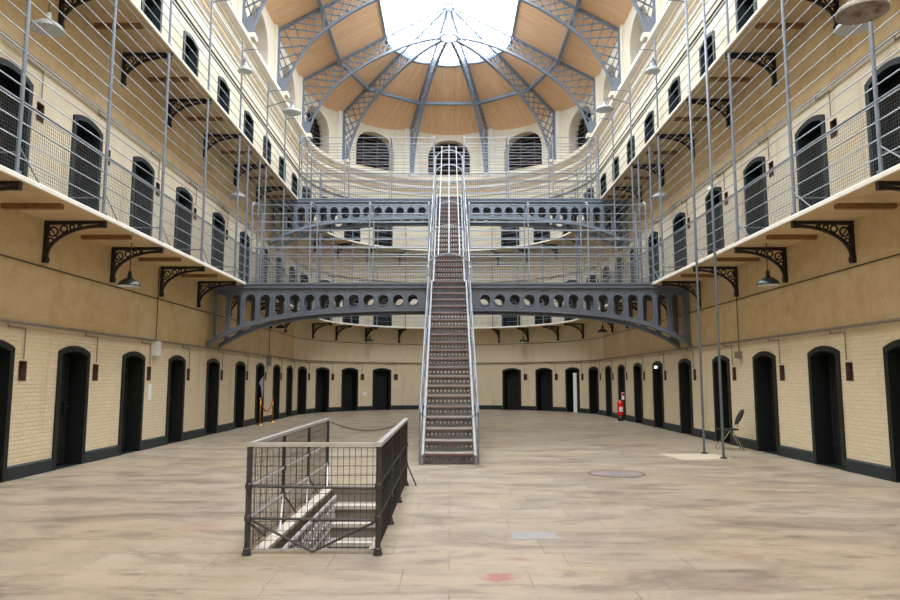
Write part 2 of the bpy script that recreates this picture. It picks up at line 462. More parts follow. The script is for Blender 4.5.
def door_meshes(curved, upper):
    B = bend(curved)
    m = MB(); N = 10; hw, ow = DW/2, DW/2 + .11
    # painted band round the opening, proud of the wall
    inn = [(-hw, 0)] + [(-hw + DW*k/N, arch_h(-hw + DW*k/N, hw, DS, DRISE)) for k in range(N+1)] + [(hw, 0)]
    out = [(-ow, 0)] + [(-ow + 2*ow*k/N, arch_h(-ow + 2*ow*k/N, ow, DS + .07, DRISE + .03)) for k in range(N+1)] + [(ow, 0)]
    for i in range(len(inn) - 1):
        a, b, c, d = out[i], out[i+1], inn[i+1], inn[i]
        p = .03
        m.quad(B(a[0], p, a[1]), B(b[0], p, b[1]), B(c[0], p, c[1]), B(d[0], p, d[1]))
        m.quad(B(a[0], 0, a[1]), B(b[0], 0, b[1]), B(b[0], p, b[1]), B(a[0], p, a[1]))
        m.quad(B(d[0], p, d[1]), B(c[0], p, c[1]), B(c[0], -.42, c[1]), B(d[0], -.42, d[1]))
    m.quad(B(-hw, 0, .004), B(hw, 0, .004), B(hw, -.42, .004), B(-hw, -.42, .004))
    # leaf set back
    lf = MB()
    fn = lambda u, v, w: B(u, w, v)
    x0, x1 = -hw + .03, hw - .03
    prof = [(x0, .03), (x1, .03)] + [(x1 - (x1-x0)*k/6, arch_h(x1 - (x1-x0)*k/6, hw, DS, DRISE) - .03) for k in range(7)]
    lf.prism(prof, fn, -.36, -.30)
    for zz in (.35, 1.05, 1.75):
        lf.prism([(x0 + .02, zz), (x1 - .02, zz), (x1 - .02, zz + .09), (x0 + .02, zz + .09)], fn, -.30, -.28)
    for xx in (x0 + .02, x1 - .1, -.04):
        lf.prism([(xx, .08), (xx + .08, .08), (xx + .08, 1.95), (xx, 1.95)], fn, -.30, -.285)
    h = MB()
    h.prism([(x1 - .2, 1.0), (x1 - .08, 1.0), (x1 - .08, 1.2), (x1 - .2, 1.2)], fn, -.285, -.25)
    h.tube([B(x1 - .1, -.25, 1.1), B(x1 - .1, -.2, 1.1), B(x1 - .26, -.2, 1.1)], .012)
    hatch = MB(); hatch.prism([(-.11, 1.42), (.11, 1.42), (.11, 1.6), (-.11, 1.6)], fn, -.285, -.262)
    return m, lf, h, hatch

def make_door(curved, upper):
    m, lf, h, hatch = door_meshes(curved, upper)
    mt = M['teal'] if upper else M['door']
    root = m.build('door_frame', mt)
    bk = MB(); B = bend(curved); bk.quad(B(-.5, -.42, 0), B(.5, -.42, 0), B(.5, -.42, 2.3), B(-.5, -.42, 2.3)); bk.build('dark_backing', M['void'], root)  # black sheet added behind the leaf to keep sky light out
    l = lf.build('door_leaf', M['leaf'], root); h.build('door_lock', M['black'], l); hatch.build('spy_hatch', M['leaf'], l)
    return root
protos = {}
dn = 0
for lev, zb in enumerate((0, G1, G2)):
    for (t, where, i) in doors:
        curved = L < t < L + pi*R
        key = (curved, lev > 0)
        p = pos(t, 0, zb)
        if key not in protos:
            protos[key] = make_door(*key); o = protos[key]; KIDS[o.name] = kids_of(o)
            o.location = p; o.rotation_euler = (0, 0, ang(t))
        else:
            o = copy_tree(protos[key], p, ang(t))
        dn += 1; o.name = 'door_%d' % dn
        if key in protos and protos[key] is o:
            KIDS[o.name] = kids_of(o)
            for c in KIDS[o.name]: KIDS[c.name] = kids_of(c)
        o['kind'] = 'structure'
        o['label'] = '%s arched cell door on the %s, %s level, %s from the %s' % (
            'teal' if lev else 'dark green', where, ('ground', 'middle', 'top')[lev], ORD[i], 'side wall end' if 'apse' in where else 'viewer')

# niches: small rusty boxes let into the wall beside each door
def niche_mesh(curved):
    B = bend(curved); m = MB(); a, b = -NW/2, NW/2
    for (p, q) in (((a, 0), (b, 0)), ((b, 0), (b, NH)), ((b, NH), (a, NH)), ((a, NH), (a, 0))):
        m.quad(B(p[0], .006, p[1]), B(q[0], .006, q[1]), B(q[0], -.1, q[1]), B(p[0], -.1, p[1]))
        # rim
        k = 1.16
        P = (p[0]*k, (p[1]-NH/2)*1.1 + NH/2); Q = (q[0]*k, (q[1]-NH/2)*1.1 + NH/2)
        m.quad(B(P[0], .008, P[1]), B(Q[0], .008, Q[1]), B(q[0], .006, q[1]), B(p[0], .006, p[1]))
    m.quad(B(a, -.1, 0), B(b, -.1, 0), B(b, -.1, NH), B(a, -.1, NH))
    return m
nm = {c: None for c in (True, False)}
NN = {}
for lev, zb in enumerate((0, G1)):
    for (t, where, i) in doors:
        tc = t + ND_OFF; curved = L < tc < L + pi*R
        if nm[curved] is None:
            o = niche_mesh(curved).build('wall_niche', M['niche']); nm[curved] = o
        else:
            o = nm[curved].copy(); COL.objects.link(o)
        o.location = pos(tc, 0, zb + NZ); o.rotation_euler = (0, 0, ang(tc))
        tag(o, 'rusty niche right of the %s %s door, %s' % (ORD[i], ('ground', 'middle')[lev], where), 'niche', 'niches beside the cell doors')

# ------------------------------------------------------------------ drum windows
def window_obj(curved):
    B = bend(curved); m = MB(); N = 20; D = .6
    pts = [(-WHW, WB_)] + [(-WHW + 2*WHW*k/N, win_h(-WHW + 2*WHW*k/N)) for k in range(N+1)] + [(WHW, WB_)]
    for p, q in zip(pts[:-1], pts[1:]):
        m.quad(B(p[0], 0, p[1]), B(q[0], 0, q[1]), B(q[0], -D, q[1]), B(p[0], -D, p[1]))
    m.quad(B(-WHW, 0, WB_), B(WHW, 0, WB_), B(WHW, -D, WB_), B(-WHW, -D, WB_))
    root = m.build('window_reveal', M['plaster'])
    b = MB(); b.prism([(x, z) for x, z in pts], lambda u, v, w: B(u, w, v), -D - .05, -D)
    b.build('dark_backing', M['void'], root)  # black sheet stands for the unlit dark behind the slats
    s = MB(); z = WB_ + .08
    while z < WSP + .95:
        w = WHW if z <= WSP else WHW * sqrt(max(0, 1 - ((z - WSP) / .98)**2))
        if w > .1:
            s.prism([(-w, z), (w, z), (w, z + .03), (-w, z + .03)], lambda u, v, ww: B(u, ww, v + (ww + D) * -.55 + .04), -D + .02, -D + .12)
        z += .24
    for x in (-.42, .42):
        s.prism([(x - .03, WB_), (x + .03, WB_), (x + .03, win_h(x)), (x - .03, win_h(x))], lambda u, v, w: B(u, w, v), -D + .12, -D + .16)
    s.build('louvre', M['louvre'], root)
    return root
wp = {}
for k, (t, side, i) in enumerate(wins):
    curved = side == 'apse'
    if curved not in wp:
        wp[curved] = o = window_obj(curved); o.location = pos(t, 0, 0); o.rotation_euler = (0, 0, ang(t)); KIDS[o.name] = kids_of(o)
    else: o = copy_tree(wp[curved], pos(t, 0, 0), ang(t))
    o.name = 'window_%d' % (k + 1); KIDS[o.name] = kids_of(o)
    where = {-72: 'far left', -36: 'left of centre', 0: 'centre', 36: 'right of centre', 72: 'far right'}.get(i, '')
    o['label'] = ('round arched louvred opening in the apse drum, %s' % where) if curved else ('arched louvred opening high on the %s wall, %s from the apse' % (side, ORD[i]))
    o['kind'] = 'structure'

# ------------------------------------------------------------------ cornice and pilasters
def extrude_along(prof, t0, t1, name, mat, step=.45, **kw):
    """prof = list of (d, z)"""
    m = MB(); ts = path_ts(t0, t1, step)
    for a, b in zip(ts[:-1], ts[1:]):
        for (p, q) in zip(prof[:-1], prof[1:]):
            m.quad(pos(a, p[0], p[1]), pos(b, p[0], p[1]), pos(b, q[0], q[1]), pos(a, q[0], q[1]))
    return m.build(name, mat, **kw)
c = extrude_along([(0, 11.95), (.06, 12.0), (.06, 12.12), (.1, 12.16), (.1, 12.3), (.2, 12.42), (.2, 12.55), (.26, 12.6), (.26, 12.68), (.42, 12.82), (.42, 12.98), (0, 13.04)], 0, T_END, 'trim_1', M['plaster'])
tag(c, 'cream moulded cornice running round the hall below the drum', kind='structure')
c2 = extrude_along([(.11, 12.17), (.11, 12.29)], 0, T_END, 'trim_2', M['ochre']); tag(c2, 'lower ochre band painted on the cornice as moulding shadow', kind='structure')
c3 = extrude_along([(.27, 12.605), (.27, 12.675)], 0, T_END, 'trim_3', M['ochre']); tag(c3, 'upper ochre band painted on the cornice as moulding shadow', kind='structure')
c4 = extrude_along([(0, 11.5), (.04, 11.52), (.04, 11.6), (0, 11.62)], 0, T_END, 'trim_4', M['plaster']); tag(c4, 'thin cream string course above the top cell doors', kind='structure')

ribs_t = [tL(y) for y in RIBY if y > 10] + [tA(a) for a in (-90, -54, -18, 18, 54, 90)] + [tR(y) for y in RIBY if y > 10]
k = 4
for t in sorted(ribs_t):
    k += 1; m = MB()
    P = lambda x, d, z: pos(t + x, d, z)
    top = 15.9
    for (x0, x1) in ((-.38, 0), (0, .38)):
        m.quad(P(x0, .09, 13.0), P(x1, .09, 13.0), P(x1, .09, top), P(x0, .09, top))
    m.quad(P(-.38, 0, 13.0), P(-.38, .09, 13.0), P(-.38, .09, top), P(-.38, 0, top))
    m.quad(P(.38, 0, 13.0), P(.38, .09, 13.0), P(.38, .09, top), P(.38, 0, top))
    # corbel block for the truss foot
    pts = [(.05, 12.98), (.55, 12.98), (.55, 13.14), (.05, 13.14)]
    w = .2
    n = len(m.v)
    for x in (-w, w):
        m.v += [tuple(P(x, d, z)) for d, z in pts]
    m.face((n, n+1, n+2, n+3)); m.face((n+7, n+6, n+5, n+4))
    for i in range(4):
        j = (i+1) % 4; m.face((n+i, n+j, n+4+j, n+4+i))
    tag(m.build('trim_%d' % k, M['plaster']), 'cream pilaster and corbel block behind a roof truss, %s counted from the left front' % ORD[k-5], kind='structure')

# ------------------------------------------------------------------ roof
EV, SK = (7.02, 15.85), (3.02, 18.04)
def roof_z_straight(x): return EV[1] + (EV[0] - abs(x)) * .5475
def facet_z(r, dth):
    d = r * cos(dth)
    return EV[1] + .576 * (EV[0] * cos(radians(18)) - d)
m = MB(); uvs = []
for sx in (-1, 1):
    a = [(sx*7.95, YB - .1), (sx*7.95, YC), (sx*SK[0], YC), (sx*SK[0], YB - .1)]
    m.quad(*[(x, y, roof_z_straight(x)) for x, y in a]); uvs += [(y, x) for x, y in a]
NT, NR = 8, 4
for mid in (-72, -36, 0, 36, 72):
    th0, th1 = radians(mid - 18), radians(mid + 18)
    for i in range(NT):
        for j in range(NR):
            q = []
            for (ii, jj) in ((i, j), (i+1, j), (i+1, j+1), (i, j+1)):
                th = th0 + (th1 - th0) * ii / NT; r = SK[0] + (8.0 - SK[0]) * jj / NR
                q.append((r * sin(th), YC + r * cos(th), facet_z(r, th - radians(mid)))); uvs.append((r * sin(th - radians(mid)), r * cos(th - radians(mid))))
            m.quad(*q)
tag(m.build('ceiling', M['roof'], uvs=uvs), 'tan boarded roof slopes around the long skylight', kind='structure')

# skylight
RZ = 19.58
def sky_z(r): return SK[1] + (SK[0] - abs(r)) * (RZ - SK[1]) / SK[0] + .06
sky = empty('skylight', (0, 0, 0), 0, 'long glazed skylight with a rounded end along the roof ridge', 'skylight')
yj = [YC, 27.2, 22.4, 17.6, 12.8, 8.0, 3.2, -1.6, YB]
for a, b in zip(yj[:-1], yj[1:]):
    for sx in (-1, 1):
        g = MB(); g.quad((sx*3.06, a, sky_z(3.06)), (sx*3.06, b + .02, sky_z(3.06)), (0, b + .02, sky_z(0)), (0, a, sky_z(0))); g.build('glass_pane', M['glass'], sky)
for i in range(10):
    g = MB(); a, b = radians(-90 + 18*i), radians(-90 + 18*(i+1))
    g.poly([(3.06*sin(a), YC + 3.06*cos(a), sky_z(3.06)), (3.06*sin(b), YC + 3.06*cos(b), sky_z(3.06)), (0, YC, sky_z(0))]); g.build('glass_pane', M['glass'], sky)
f = MB()
pp = [(-3.0, YB)] + [(3.0*sin(radians(a)), YC + 3.0*cos(radians(a))) for a in range(-90, 91, 9)] + [(3.0, YB)]
def fz(x, y):
    if y <= YC: return roof_z_straight(3.0)
    th = math.degrees(atan2(x, y - YC)); midd = round(th / 36) * 36
    return facet_z(3.0, radians(th - midd))
inn_ = [(x, y, fz(x, y)) for x, y in pp]
for p, q in zip(inn_[:-1], inn_[1:]):
    f.quad((p[0], p[1], p[2] - .06), (q[0], q[1], q[2] - .06), (q[0], q[1], q[2] + .2), (p[0], p[1], p[2] + .2))
    s_ = 1.03
    def o_(p): return (p[0]*s_, p[1] if p[1] < YC else YC + (p[1]-YC)*s_, p[2] - .085)
    f.quad((p[0], p[1], p[2] - .06), (q[0], q[1], q[2] - .06), o_(q), o_(p))
f.build('skylight_kerb', M['truss'], sky)
rb = MB(); rb.tube([(0, YB, RZ + .08), (0, YC, RZ + .08)], .035, 6); rb.build('ridge_bar', M['truss'], sky)

# ------------------------------------------------------------------ roof trusses
def catmull(P, n):
    out = []
    for i in range(len(P) - 1):
        p0 = P[max(i-1, 0)]; p1 = P[i]; p2 = P[i+1]; p3 = P[min(i+2, len(P)-1)]
        for k in range(n):
            t = k / n
            out.append(tuple(.5 * (2*p1[j] + (p2[j]-p0[j])*t + (2*p0[j]-5*p1[j]+4*p2[j]-p3[j])*t*t + (3*p1[j]-p0[j]-3*p2[j]+p3[j])*t**3) for j in (0, 1)))
    out.append(P[-1]); return out
LOW = catmull([(6.66, 13.14), (6.28, 14.25), (5.45, 15.45), (3.75, 16.72), (1.8, 17.62), (0.42, 17.92)], 8)
UP = [(6.93, 13.14), (6.93, 15.82), (SK[0], 17.98), (.06, RZ - .05)]
def resample(P, fr):
    seg = [hypot(P[i+1][0]-P[i][0], P[i+1][1]-P[i][1]) for i in range(len(P)-1)]; tot = sum(seg)
    out = []
    for f_ in fr:
        d = f_ * tot; i = 0
        while i < len(seg) - 1 and d > seg[i]: d -= seg[i]; i += 1
        u = min(1, d / seg[i]); out.append((P[i][0] + (P[i+1][0]-P[i][0])*u, P[i][1] + (P[i+1][1]-P[i][1])*u))
    return out
NL = 22
LP = resample(LOW, [i / NL for i in range(NL + 1)]); UPp = resample(UP, [i / NL for i in range(NL + 1)])
def half_truss(root, base, th):
    """base = (x,y) of the axis, th = direction of the radius"""
    ux, uy = cos(th), sin(th); lat = (-uy, ux, 0)
    P = lambda q: Vector((base[0] + ux*q[0], base[1] + uy*q[0], q[1]))
    m = MB(); pl = [P(q) for q in LOW]
    m.sweep(pl, lat, .15, .045); m.sweep([p + Vector((0, 0, .06)) for p in pl[:-1]], lat, .03, .1)
    m.build('lower_chord', M['truss'], root)
    m = MB(); m.sweep([P(q) for q in UP[:2]], lat, .15, .06); m.sweep([P(q) for q in UP[1:3]], lat, .15, .07); m.sweep([P(q) for q in UP[2:]], lat, .12, .06)
    m.build('upper_chord', M['truss'], root)
    m = MB()
    for i in range(0, NL - 1):
        for (A, B_) in ((LP[i], UPp[i+2]), (UPp[i], LP[i+2])):
            a, b = P(A), P(B_)
            if (b - a).length > .12: m.sweep([a, b], lat, .035, .05)
    m.build('lattice', M['truss'], root)
    m = MB()  # solid gusset at the foot
    poly = [(6.64, 13.14), (6.95, 13.14), (6.95, 13.75), (6.46, 13.75)]
    m.prism(poly, lambda u, v, w: P((u, v)) + Vector(lat) * w, -.03, .03)
    m.prism([(6.5, 13.14), (6.97, 13.14), (6.97, 13.19), (6.5, 13.19)], lambda u, v, w: P((u, v)) + Vector(lat) * w, -.12, .12)
    m.build('foot_plate', M['truss'], root)
for i, y in enumerate([YC] + [y for y in RIBY if y > 10]):
    r = empty('roof_truss', (0, y, 13.14), 0, ('grey lattice arch truss spanning the roof at the start of the apse', 'grey lattice arch truss spanning the roof, first one in front of the apse', 'grey lattice arch truss spanning the roof, cut by the top of the photo')[min(i, 2)] if i < 3 else
              'grey lattice arch truss over the near end of the hall, %s from the apse' % ORD[i], 'roof truss', 'lattice roof trusses')
    for s in (0, pi):
        h0 = len(bpy.data.objects)
        half_truss(r, (0, 0), s)
    for c in kids_of(r): c.location = (0, 0, -13.14)
for a, nme in ((-54, 'left'), (-18, 'left of centre'), (18, 'right of centre'), (54, 'right')):
    th = radians(90 - a)
    r = empty('roof_rib', (0, YC, 13.14), 0, 'grey lattice half truss radiating over the apse, %s' % nme, 'roof truss', 'lattice roof trusses')
    half_truss(r, (0, 0), th)
    for c in kids_of(r): c.location = (0, 0, -13.14)
# purlins between trusses
RP = 5.2
def purlin(p, q, label):
    m = MB(); lat = (q - p).normalized(); m.sweep([p, q], Vector((0, 0, 1)), .16, .09)
    m.sweep([p + Vector((0, 0, -.07)), q + Vector((0, 0, -.07))], Vector((0, 0, 1)), .03, .16)
    tag(m.build('roof_purlin', M['truss']), label, 'roof beam', 'roof purlins between the trusses')
pz = roof_z_straight(RP) - .13
nodes = [(-90, 'far left'), (-54, 'left'), (-18, 'centre'), (18, 'right'), (54, 'far right')]
for a, nme in nodes:
    f_ = lambda q: Vector((RP*sin(radians(q)), YC + RP*cos(radians(q)), pz - (0 if abs(q) == 90 else .03)))
    purlin(f_(a), f_(a + 36), 'straight grey purlin across the boards over the apse, %s bay' % nme)
ry = [YC] + [y for y in RIBY if y > 10]
for i in range(len(ry) - 1):
    for sx, nme in ((-1, 'left'), (1, 'right')):
        purlin(Vector((sx*RP, ry[i], pz)), Vector((sx*RP, ry[i+1], pz)), 'grey purlin on the %s roof slope, %s bay before the apse' % (nme, ORD[i]))
# boss at the meeting of the ribs
m = MB(); boss = empty('roof_boss', (0, YC - .1, 19.25), 0, 'leafy iron boss hanging where the roof ribs meet', 'boss')
m.lathe([(.02, .62), (.06, .5), (.05, .3), (.13, .22), (.16, .1), (.1, 0), (.03, -.1), (.01, -.22)], n=12); m.build('boss_core', M['truss'], boss, True)
for k in range(8):
    a = 2*pi*k/8; l_ = MB()
    l_.tube([(.1*cos(a), .1*sin(a), .3), (.32*cos(a), .32*sin(a), .42), (.5*cos(a), .5*sin(a), .34), (.56*cos(a), .56*sin(a), .22)], .045, 6, r2=.02); l_.build('leaf_scroll', M['truss'], boss)
m = MB(); m.tube([(.43*cos(2*pi*k/20), YC + .43*sin(2*pi*k/20), 17.93) for k in range(20)], .045, 6, closed=True)
tag(m.build('crown_ring', M['truss']), 'small grey iron ring joining the rib ends at the crown', 'ring')

# ------------------------------------------------------------------ walkways
YBR = [9.55, 12.0, 14.45, 16.95, 19.5, 22.35, 25.0, 27.5, 30.0]
ABR = [-71.5, -55.6, -39.2, -23, 23, 37.1, 53.4, 70]
def walkway(z, nme):
    root = empty('gallery_walkway', (0, 0, 0), 0, '%s' % nme, 'walkway', 'walkways round the hall')
    extrude_along([(0, z), (OV - .02, z)], 0, T_END, 'deck', M['deck'], parent=root)
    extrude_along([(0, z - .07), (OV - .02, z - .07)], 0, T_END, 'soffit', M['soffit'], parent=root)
    extrude_along([(OV - .02, z - .07), (OV, z - .075), (OV + .012, z - .065), (OV + .012, z - .005), (OV, z + .01), (OV - .02, z + .01)], 0, T_END, 'fascia', M['fascia'], parent=root)
    for (t, w, i) in doors:
        if 'apse' in w: continue
        m = MB(); q = lambda a, d, h: pos(t + a, d, h)
        n = len(m.v)
        for h in (z - .15, z - .07):
            m.v += [tuple(q(-.05, .02, h)), tuple(q(.05, .02, h)), tuple(q(.05, .95, h)), tuple(q(-.05, .95, h))]
        for fc in ((0,1,2,3),(4,7,6,5),(0,4,5,1),(1,5,6,2),(2,6,7,3),(3,7,4,0)): m.face([n + k for k in fc])
        m.build('batten', M['batten'], root)
    return root
walkway(G1, 'lower cream walkway carried on brackets above the ground floor doors')
walkway(G2, 'upper cream walkway carried on brackets above the middle doors')

# brackets
def bracket():
    root = None
    th = .045
    fn = lambda u, v, w: Vector((w, -u, v))     # u = inward distance, v = height
    m = MB()
    m.prism([(0, -.66), (.05, -.66), (.06, 0), (0, 0)], fn, -.04, .04)
    m.prism([(0, -.07), (1.0, -.05), (1.04, 0), (0, 0)], fn, -.035, .035)
    m.prism([(.93, -.12), (1.06, -.12), (1.06, 0), (.93, 0)], fn, -.04, .04)
    arc = [(.05 + .93*(1-cos(a)), -.63 + .54*sin(a)) for a in [pi/2*k/12 for k in range(13)]]
    arc = [(x, min(y, -.07)) for x, y in arc]
    m.sweep([fn(x, y, 0) for x, y in arc], (1, 0, 0), .05, .05)
    m.prism([(-.0, -.74), (.07, -.74), (.09, -.68), (.07, -.62), (0, -.62)], fn, -.05, .05)
    root = m.build('iron_bracket', M['bracket'])
    s = MB()
    for (cx, cy, r) in ((.15, -.19, .08), (.33, -.14, .06), (.47, -.11, .04), (.6, -.09, .025), (.11, -.35, .045)):
        s.tube([fn(cx + r*cos(2*pi*k/12), cy + r*sin(2*pi*k/12), 0) for k in range(12)], .018, 5, closed=True)
    s.tube([fn(.05, -.07, 0), fn(.22, -.3, 0)], .012, 5)
    s.build('scrollwork', M['bracket'], root)
    return root
bp = None
for (z, lvl) in ((G1 - .07, 'lower'), (G2 - .07, 'upper')):
    lst = [(tL(y), 'left', i) for i, y in enumerate(YBR)] + [(tA(a), 'apse', i) for i, a in enumerate(ABR)] + [(tR(y), 'right', i) for i, y in enumerate(YBR)]
    for (t, side, i) in lst:
        if bp is None:
            bp = o = bracket(); KIDS[o.name] = kids_of(o)
        else: o = copy_tree(bp, (0, 0, 0))
        o.location = pos(t, 0, z); o.rotation_euler = (0, 0, ang(t))
        lab = ('dark iron scroll bracket under the %s walkway, %s from the left round the apse' % (lvl, ORD[i])) if side == 'apse' else \
              ('dark iron scroll bracket under the %s %s walkway, %s from the viewer' % (lvl, side, ORD[i]))
        tag(o, lab, 'bracket', 'brackets under the walkways')

# ------------------------------------------------------------------ gallery railings
def wire_panel(m, A, B_, z0, z1, sx, sz, r):
    """wire grid between two plan points"""
    A = Vector(A); B_ = Vector(B_); d = B_ - A; n = max(1, int(round(d.length / sx))); k = max(1, int(round((z1 - z0) / sz)))
    u = d.normalized() * r; nrm = Vector((-d.y, d.x, 0)).normalized() * r
    for i in range(1, n):
        p = A + d * (i / n)
        for q in ((u, -1), (nrm, 1)):
            e = q[0]
            m.quad((p.x - e.x, p.y - e.y, z0), (p.x + e.x, p.y + e.y, z0), (p.x + e.x, p.y + e.y, z1), (p.x - e.x, p.y - e.y, z1))
    for j in range(k + 1):
        z = z0 + (z1 - z0) * j / k
        m.quad((A.x, A.y, z - r), (B_.x, B_.y, z - r), (B_.x, B_.y, z + r), (A.x, A.y, z + r))
        m.quad((A.x - nrm.x, A.y - nrm.y, z), (B_.x - nrm.x, B_.y - nrm.y, z), (B_.x + nrm.x, B_.y + nrm.y, z), (A.x + nrm.x, A.y + nrm.y, z))

DR = OV - .05
def railing(t0, t1, posts, z, top, nrail, hand, label, mesh=None, strut=True, pr=.03, rr=.0105, arms=False):
    root = empty('gallery_railing', tuple(pos(t0, DR, z)), 0, label, 'railing', 'railings of the walkways')
    inv = Matrix.Translation(-pos(t0, DR, z))
    def add(m, name, mat):
        m.v = [tuple(Vector(v) - pos(t0, DR, z)) for v in m.v]; m.build(name, mat, root)
    for t in posts:
        m = MB(); m.tube([pos(t, DR, z), pos(t, DR, top)], pr, 8); m.tube([pos(t, DR, z), pos(t, DR, z + .05)], pr * 2, 8)
        add(m, 'post', M['railpost'])
        if strut:
            m = MB(); m.tube([pos(t, DR, z + .32), pos(t, DR - .62, z + .32), pos(t, DR - .62, z)], .014, 5)
            m.tube([pos(t, DR, z + .42), pos(t + .55, DR, z + .02)], .012, 5); add(m, 'strut', M['rail'])
        if arms:
            m = MB(); m.tube([pos(t, DR, top - .35), pos(t, DR + .2, top - .3), pos(t, DR + .45, top - .3), pos(t, DR + .5, top - .42)], .016, 5)
            add(m, 'arm', M['railpost'])
    ts = path_ts(t0, t1, .5)
    for i in range(1, nrail + 1):
        h = z + (top - .04 - z) * i / nrail
        m = MB(); m.tube([pos(t, DR, h) for t in ts], rr, 5); add(m, 'rail', M['rail'])
    m = MB(); m.tube([pos(t, DR, z + hand) for t in ts], .018, 6); add(m, 'handrail', M['railpost'])
    if mesh:
        bs = sorted(posts)
        for a, b in zip(bs[:-1], bs[1:]):
            m = MB(); n = 1 if (b <= L + .01 or a >= L + pi*R - .01) else 4
            for k in range(n):
                p, q = pos(a + (b-a)*k/n, DR, 0), pos(a + (b-a)*(k+1)/n, DR, 0)
                wire_panel(m, p, q, z + .03, z + hand - .03, mesh, mesh, .0028)
            add(m, 'mesh_panel', M['wire'])
    return root
YP = [4.6, 7.05, 9.45, 11.9, 14.3, 16.75, 19.4, 20.3, 21.55, 22.3, 24.8, 27.3, 29.7, 31.9]
pa = [tA(a) for a in (-88, -71.5, -55.6, -39.2, -23, -7.5, 7.5, 23, 37.1, 53.4, 70, 86)]
railing(tL(3), L, [tL(y) for y in YP], G1, G2 - .14, 16, 1.06, 'tall grey bar railing on the lower walkway along the left wall', .055)
railing(L + .1, L + pi*R - .1, pa, G1, G2 - .14, 16, 1.06, 'tall curved bar railing on the lower walkway round the apse', .11, strut=False, rr=.009)
railing(L + pi*R, tR(3), [tR(y) for y in YP], G1, G2 - .14, 16, 1.06, 'tall grey bar railing on the lower walkway along the right wall', .055)
railing(tL(3), L, [tL(y) for y in YP if y not in (20.3, 21.55)], G2, 11.45, 10, 1.06, 'grey bar railing on the upper walkway along the left wall', None, strut=False, pr=.026, arms=True)
railing(L + .1, L + pi*R - .1, pa, G2, 11.0, 9, 1.06, 'curved bar railing on the upper walkway round the apse', None, strut=False, pr=.024, rr=.009)
railing(L + pi*R, tR(3), [tR(y) for y in YP if y not in (20.3, 21.55)], G2, 11.45, 10, 1.06, 'grey bar railing on the upper walkway along the right wall', None, strut=False, pr=.026, arms=True)

# ------------------------------------------------------------------ bridges
def zbot(x):
    """underside of the girder relative to deck level"""
    x = abs(x)
    if x < 1: return -.80
    u = (x - 1) / 6.05
    return -.80 - .42 * u**2 - .62 * u**5.5
def girder(root, y, z, mat, name='girder'):
    m = MB(); th = .02; top = -.1
    def cell(x0, x1, xc, hw, ht, hb):
        n = 24; rad = hw
        inn = []
        for k in range(n):
            a = 2*pi*(k + .5)/n
            cx, cz = xc + rad*cos(a), (ht - rad if sin(a) > 0 else hb + rad) + rad*sin(a)
            inn.append((cx, cz))
        out = []
        cz = (ht + hb)/2
        for (ix, iz) in inn:
            dx, dz = ix - xc, iz - cz
            # project to the cell outline
            sx = ((x1 if dx > 0 else x0) - xc) / dx if abs(dx) > 1e-6 else 1e9
            zz = top if dz > 0 else None
            if zz is None:
                zb_ = min(zbot(x0), zbot(x1)) if False else None
            sz = (top - cz)/dz if dz > 0 else ((z_b(xc) - cz)/dz if dz < 0 else 1e9)
            s_ = min(sx, sz); px, pz_ = xc + dx*s_, cz + dz*s_
            if dz < 0 and sz < sx: pz_ = zbot(px)
            out.append((px, pz_))
        # force corners
        def snap(tx, tz):
            b = min(range(n), key=lambda i: (out[i][0]-tx)**2 + (out[i][1]-tz)**2); out[b] = (tx, tz)
        snap(x0, top); snap(x1, top); snap(x0, zbot(x0)); snap(x1, zbot(x1))
        for i in range(n):
            j = (i+1) % n
            for yy in (y - th, y + th):
                m.quad((out[i][0], yy, z+out[i][1]), (out[j][0], yy, z+out[j][1]), (inn[j][0], yy, z+inn[j][1]), (inn[i][0], yy, z+inn[i][1]))
        c2x = xc; c2z = cz
        lip = [(c2x + (px-c2x)*(1 + .035/hw), pz_ + (.035 if pz_ > c2z else -.035) * abs(sin(atan2(pz_ - (ht-rad if pz_ > c2z else hb+rad), px-c2x)))) for px, pz_ in inn]
        for i in range(n):
            j = (i+1) % n
            f0, f1 = y - .065, y + .065
            m.quad((inn[i][0], f0, z+inn[i][1]), (inn[j][0], f0, z+inn[j][1]), (inn[j][0], f1, z+inn[j][1]), (inn[i][0], f1, z+inn[i][1]))
            for yy in (f0, f1):
                m.quad((lip[i][0], yy, z+lip[i][1]), (lip[j][0], yy, z+lip[j][1]), (inn[j][0], yy, z+inn[j][1]), (inn[i][0], yy, z+inn[i][1]))
                m.quad((lip[i][0], y, z+lip[i][1]), (lip[j][0], y, z+lip[j][1]), (lip[j][0], yy, z+lip[j][1]), (lip[i][0], yy, z+lip[i][1]))
    def z_b(x): return zbot(x)
    for s in (-1, 1):
        for k in range(14):
            xc = s * (1.06 + .432*k); x0, x1 = xc - .216, xc + .216
            hw = .155 if k else .15
            cell(x0, x1, xc, hw, -.34 + .0, min(zbot(xc) + .19 - .012*k, -.34 - 2*hw))
    # middle and end panels
    for a, b in ((-.844, .844), (1.06 + .432*13.5, 7.05), (-7.05, -1.07 - .447*13.5)):
        n = 3
        for i in range(n):
            p, q = a + (b-a)*i/n, a + (b-a)*(i+1)/n
            for yy in (y - th, y + th):
                m.quad((p, yy, z+top), (q, yy, z+top), (q, yy, z+zbot(q)), (p, yy, z+zbot(p)))
    xs_ = [-7.05 + 14.1*i/60 for i in range(61)]
    m.build(name, mat, root)
    fl = MB()
    fl.sweep([(x, y, z + zbot(x)) for x in xs_], (0, 1, 0), .22, .05)
    fl.sweep([(x, y - .03, z + zbot(x) + .07) for x in xs_], (0, 1, 0), .06, .05)
    fl.build('bottom_flange', mat, root)
    fl = MB(); fl.box((-7.05, y - .12, z - .16), (7.05, y + .12, z - .08)); fl.box((-7.05, y - .16, z - .06), (7.05, y + .1, z - .0)); fl.build('top_flange', mat, root)

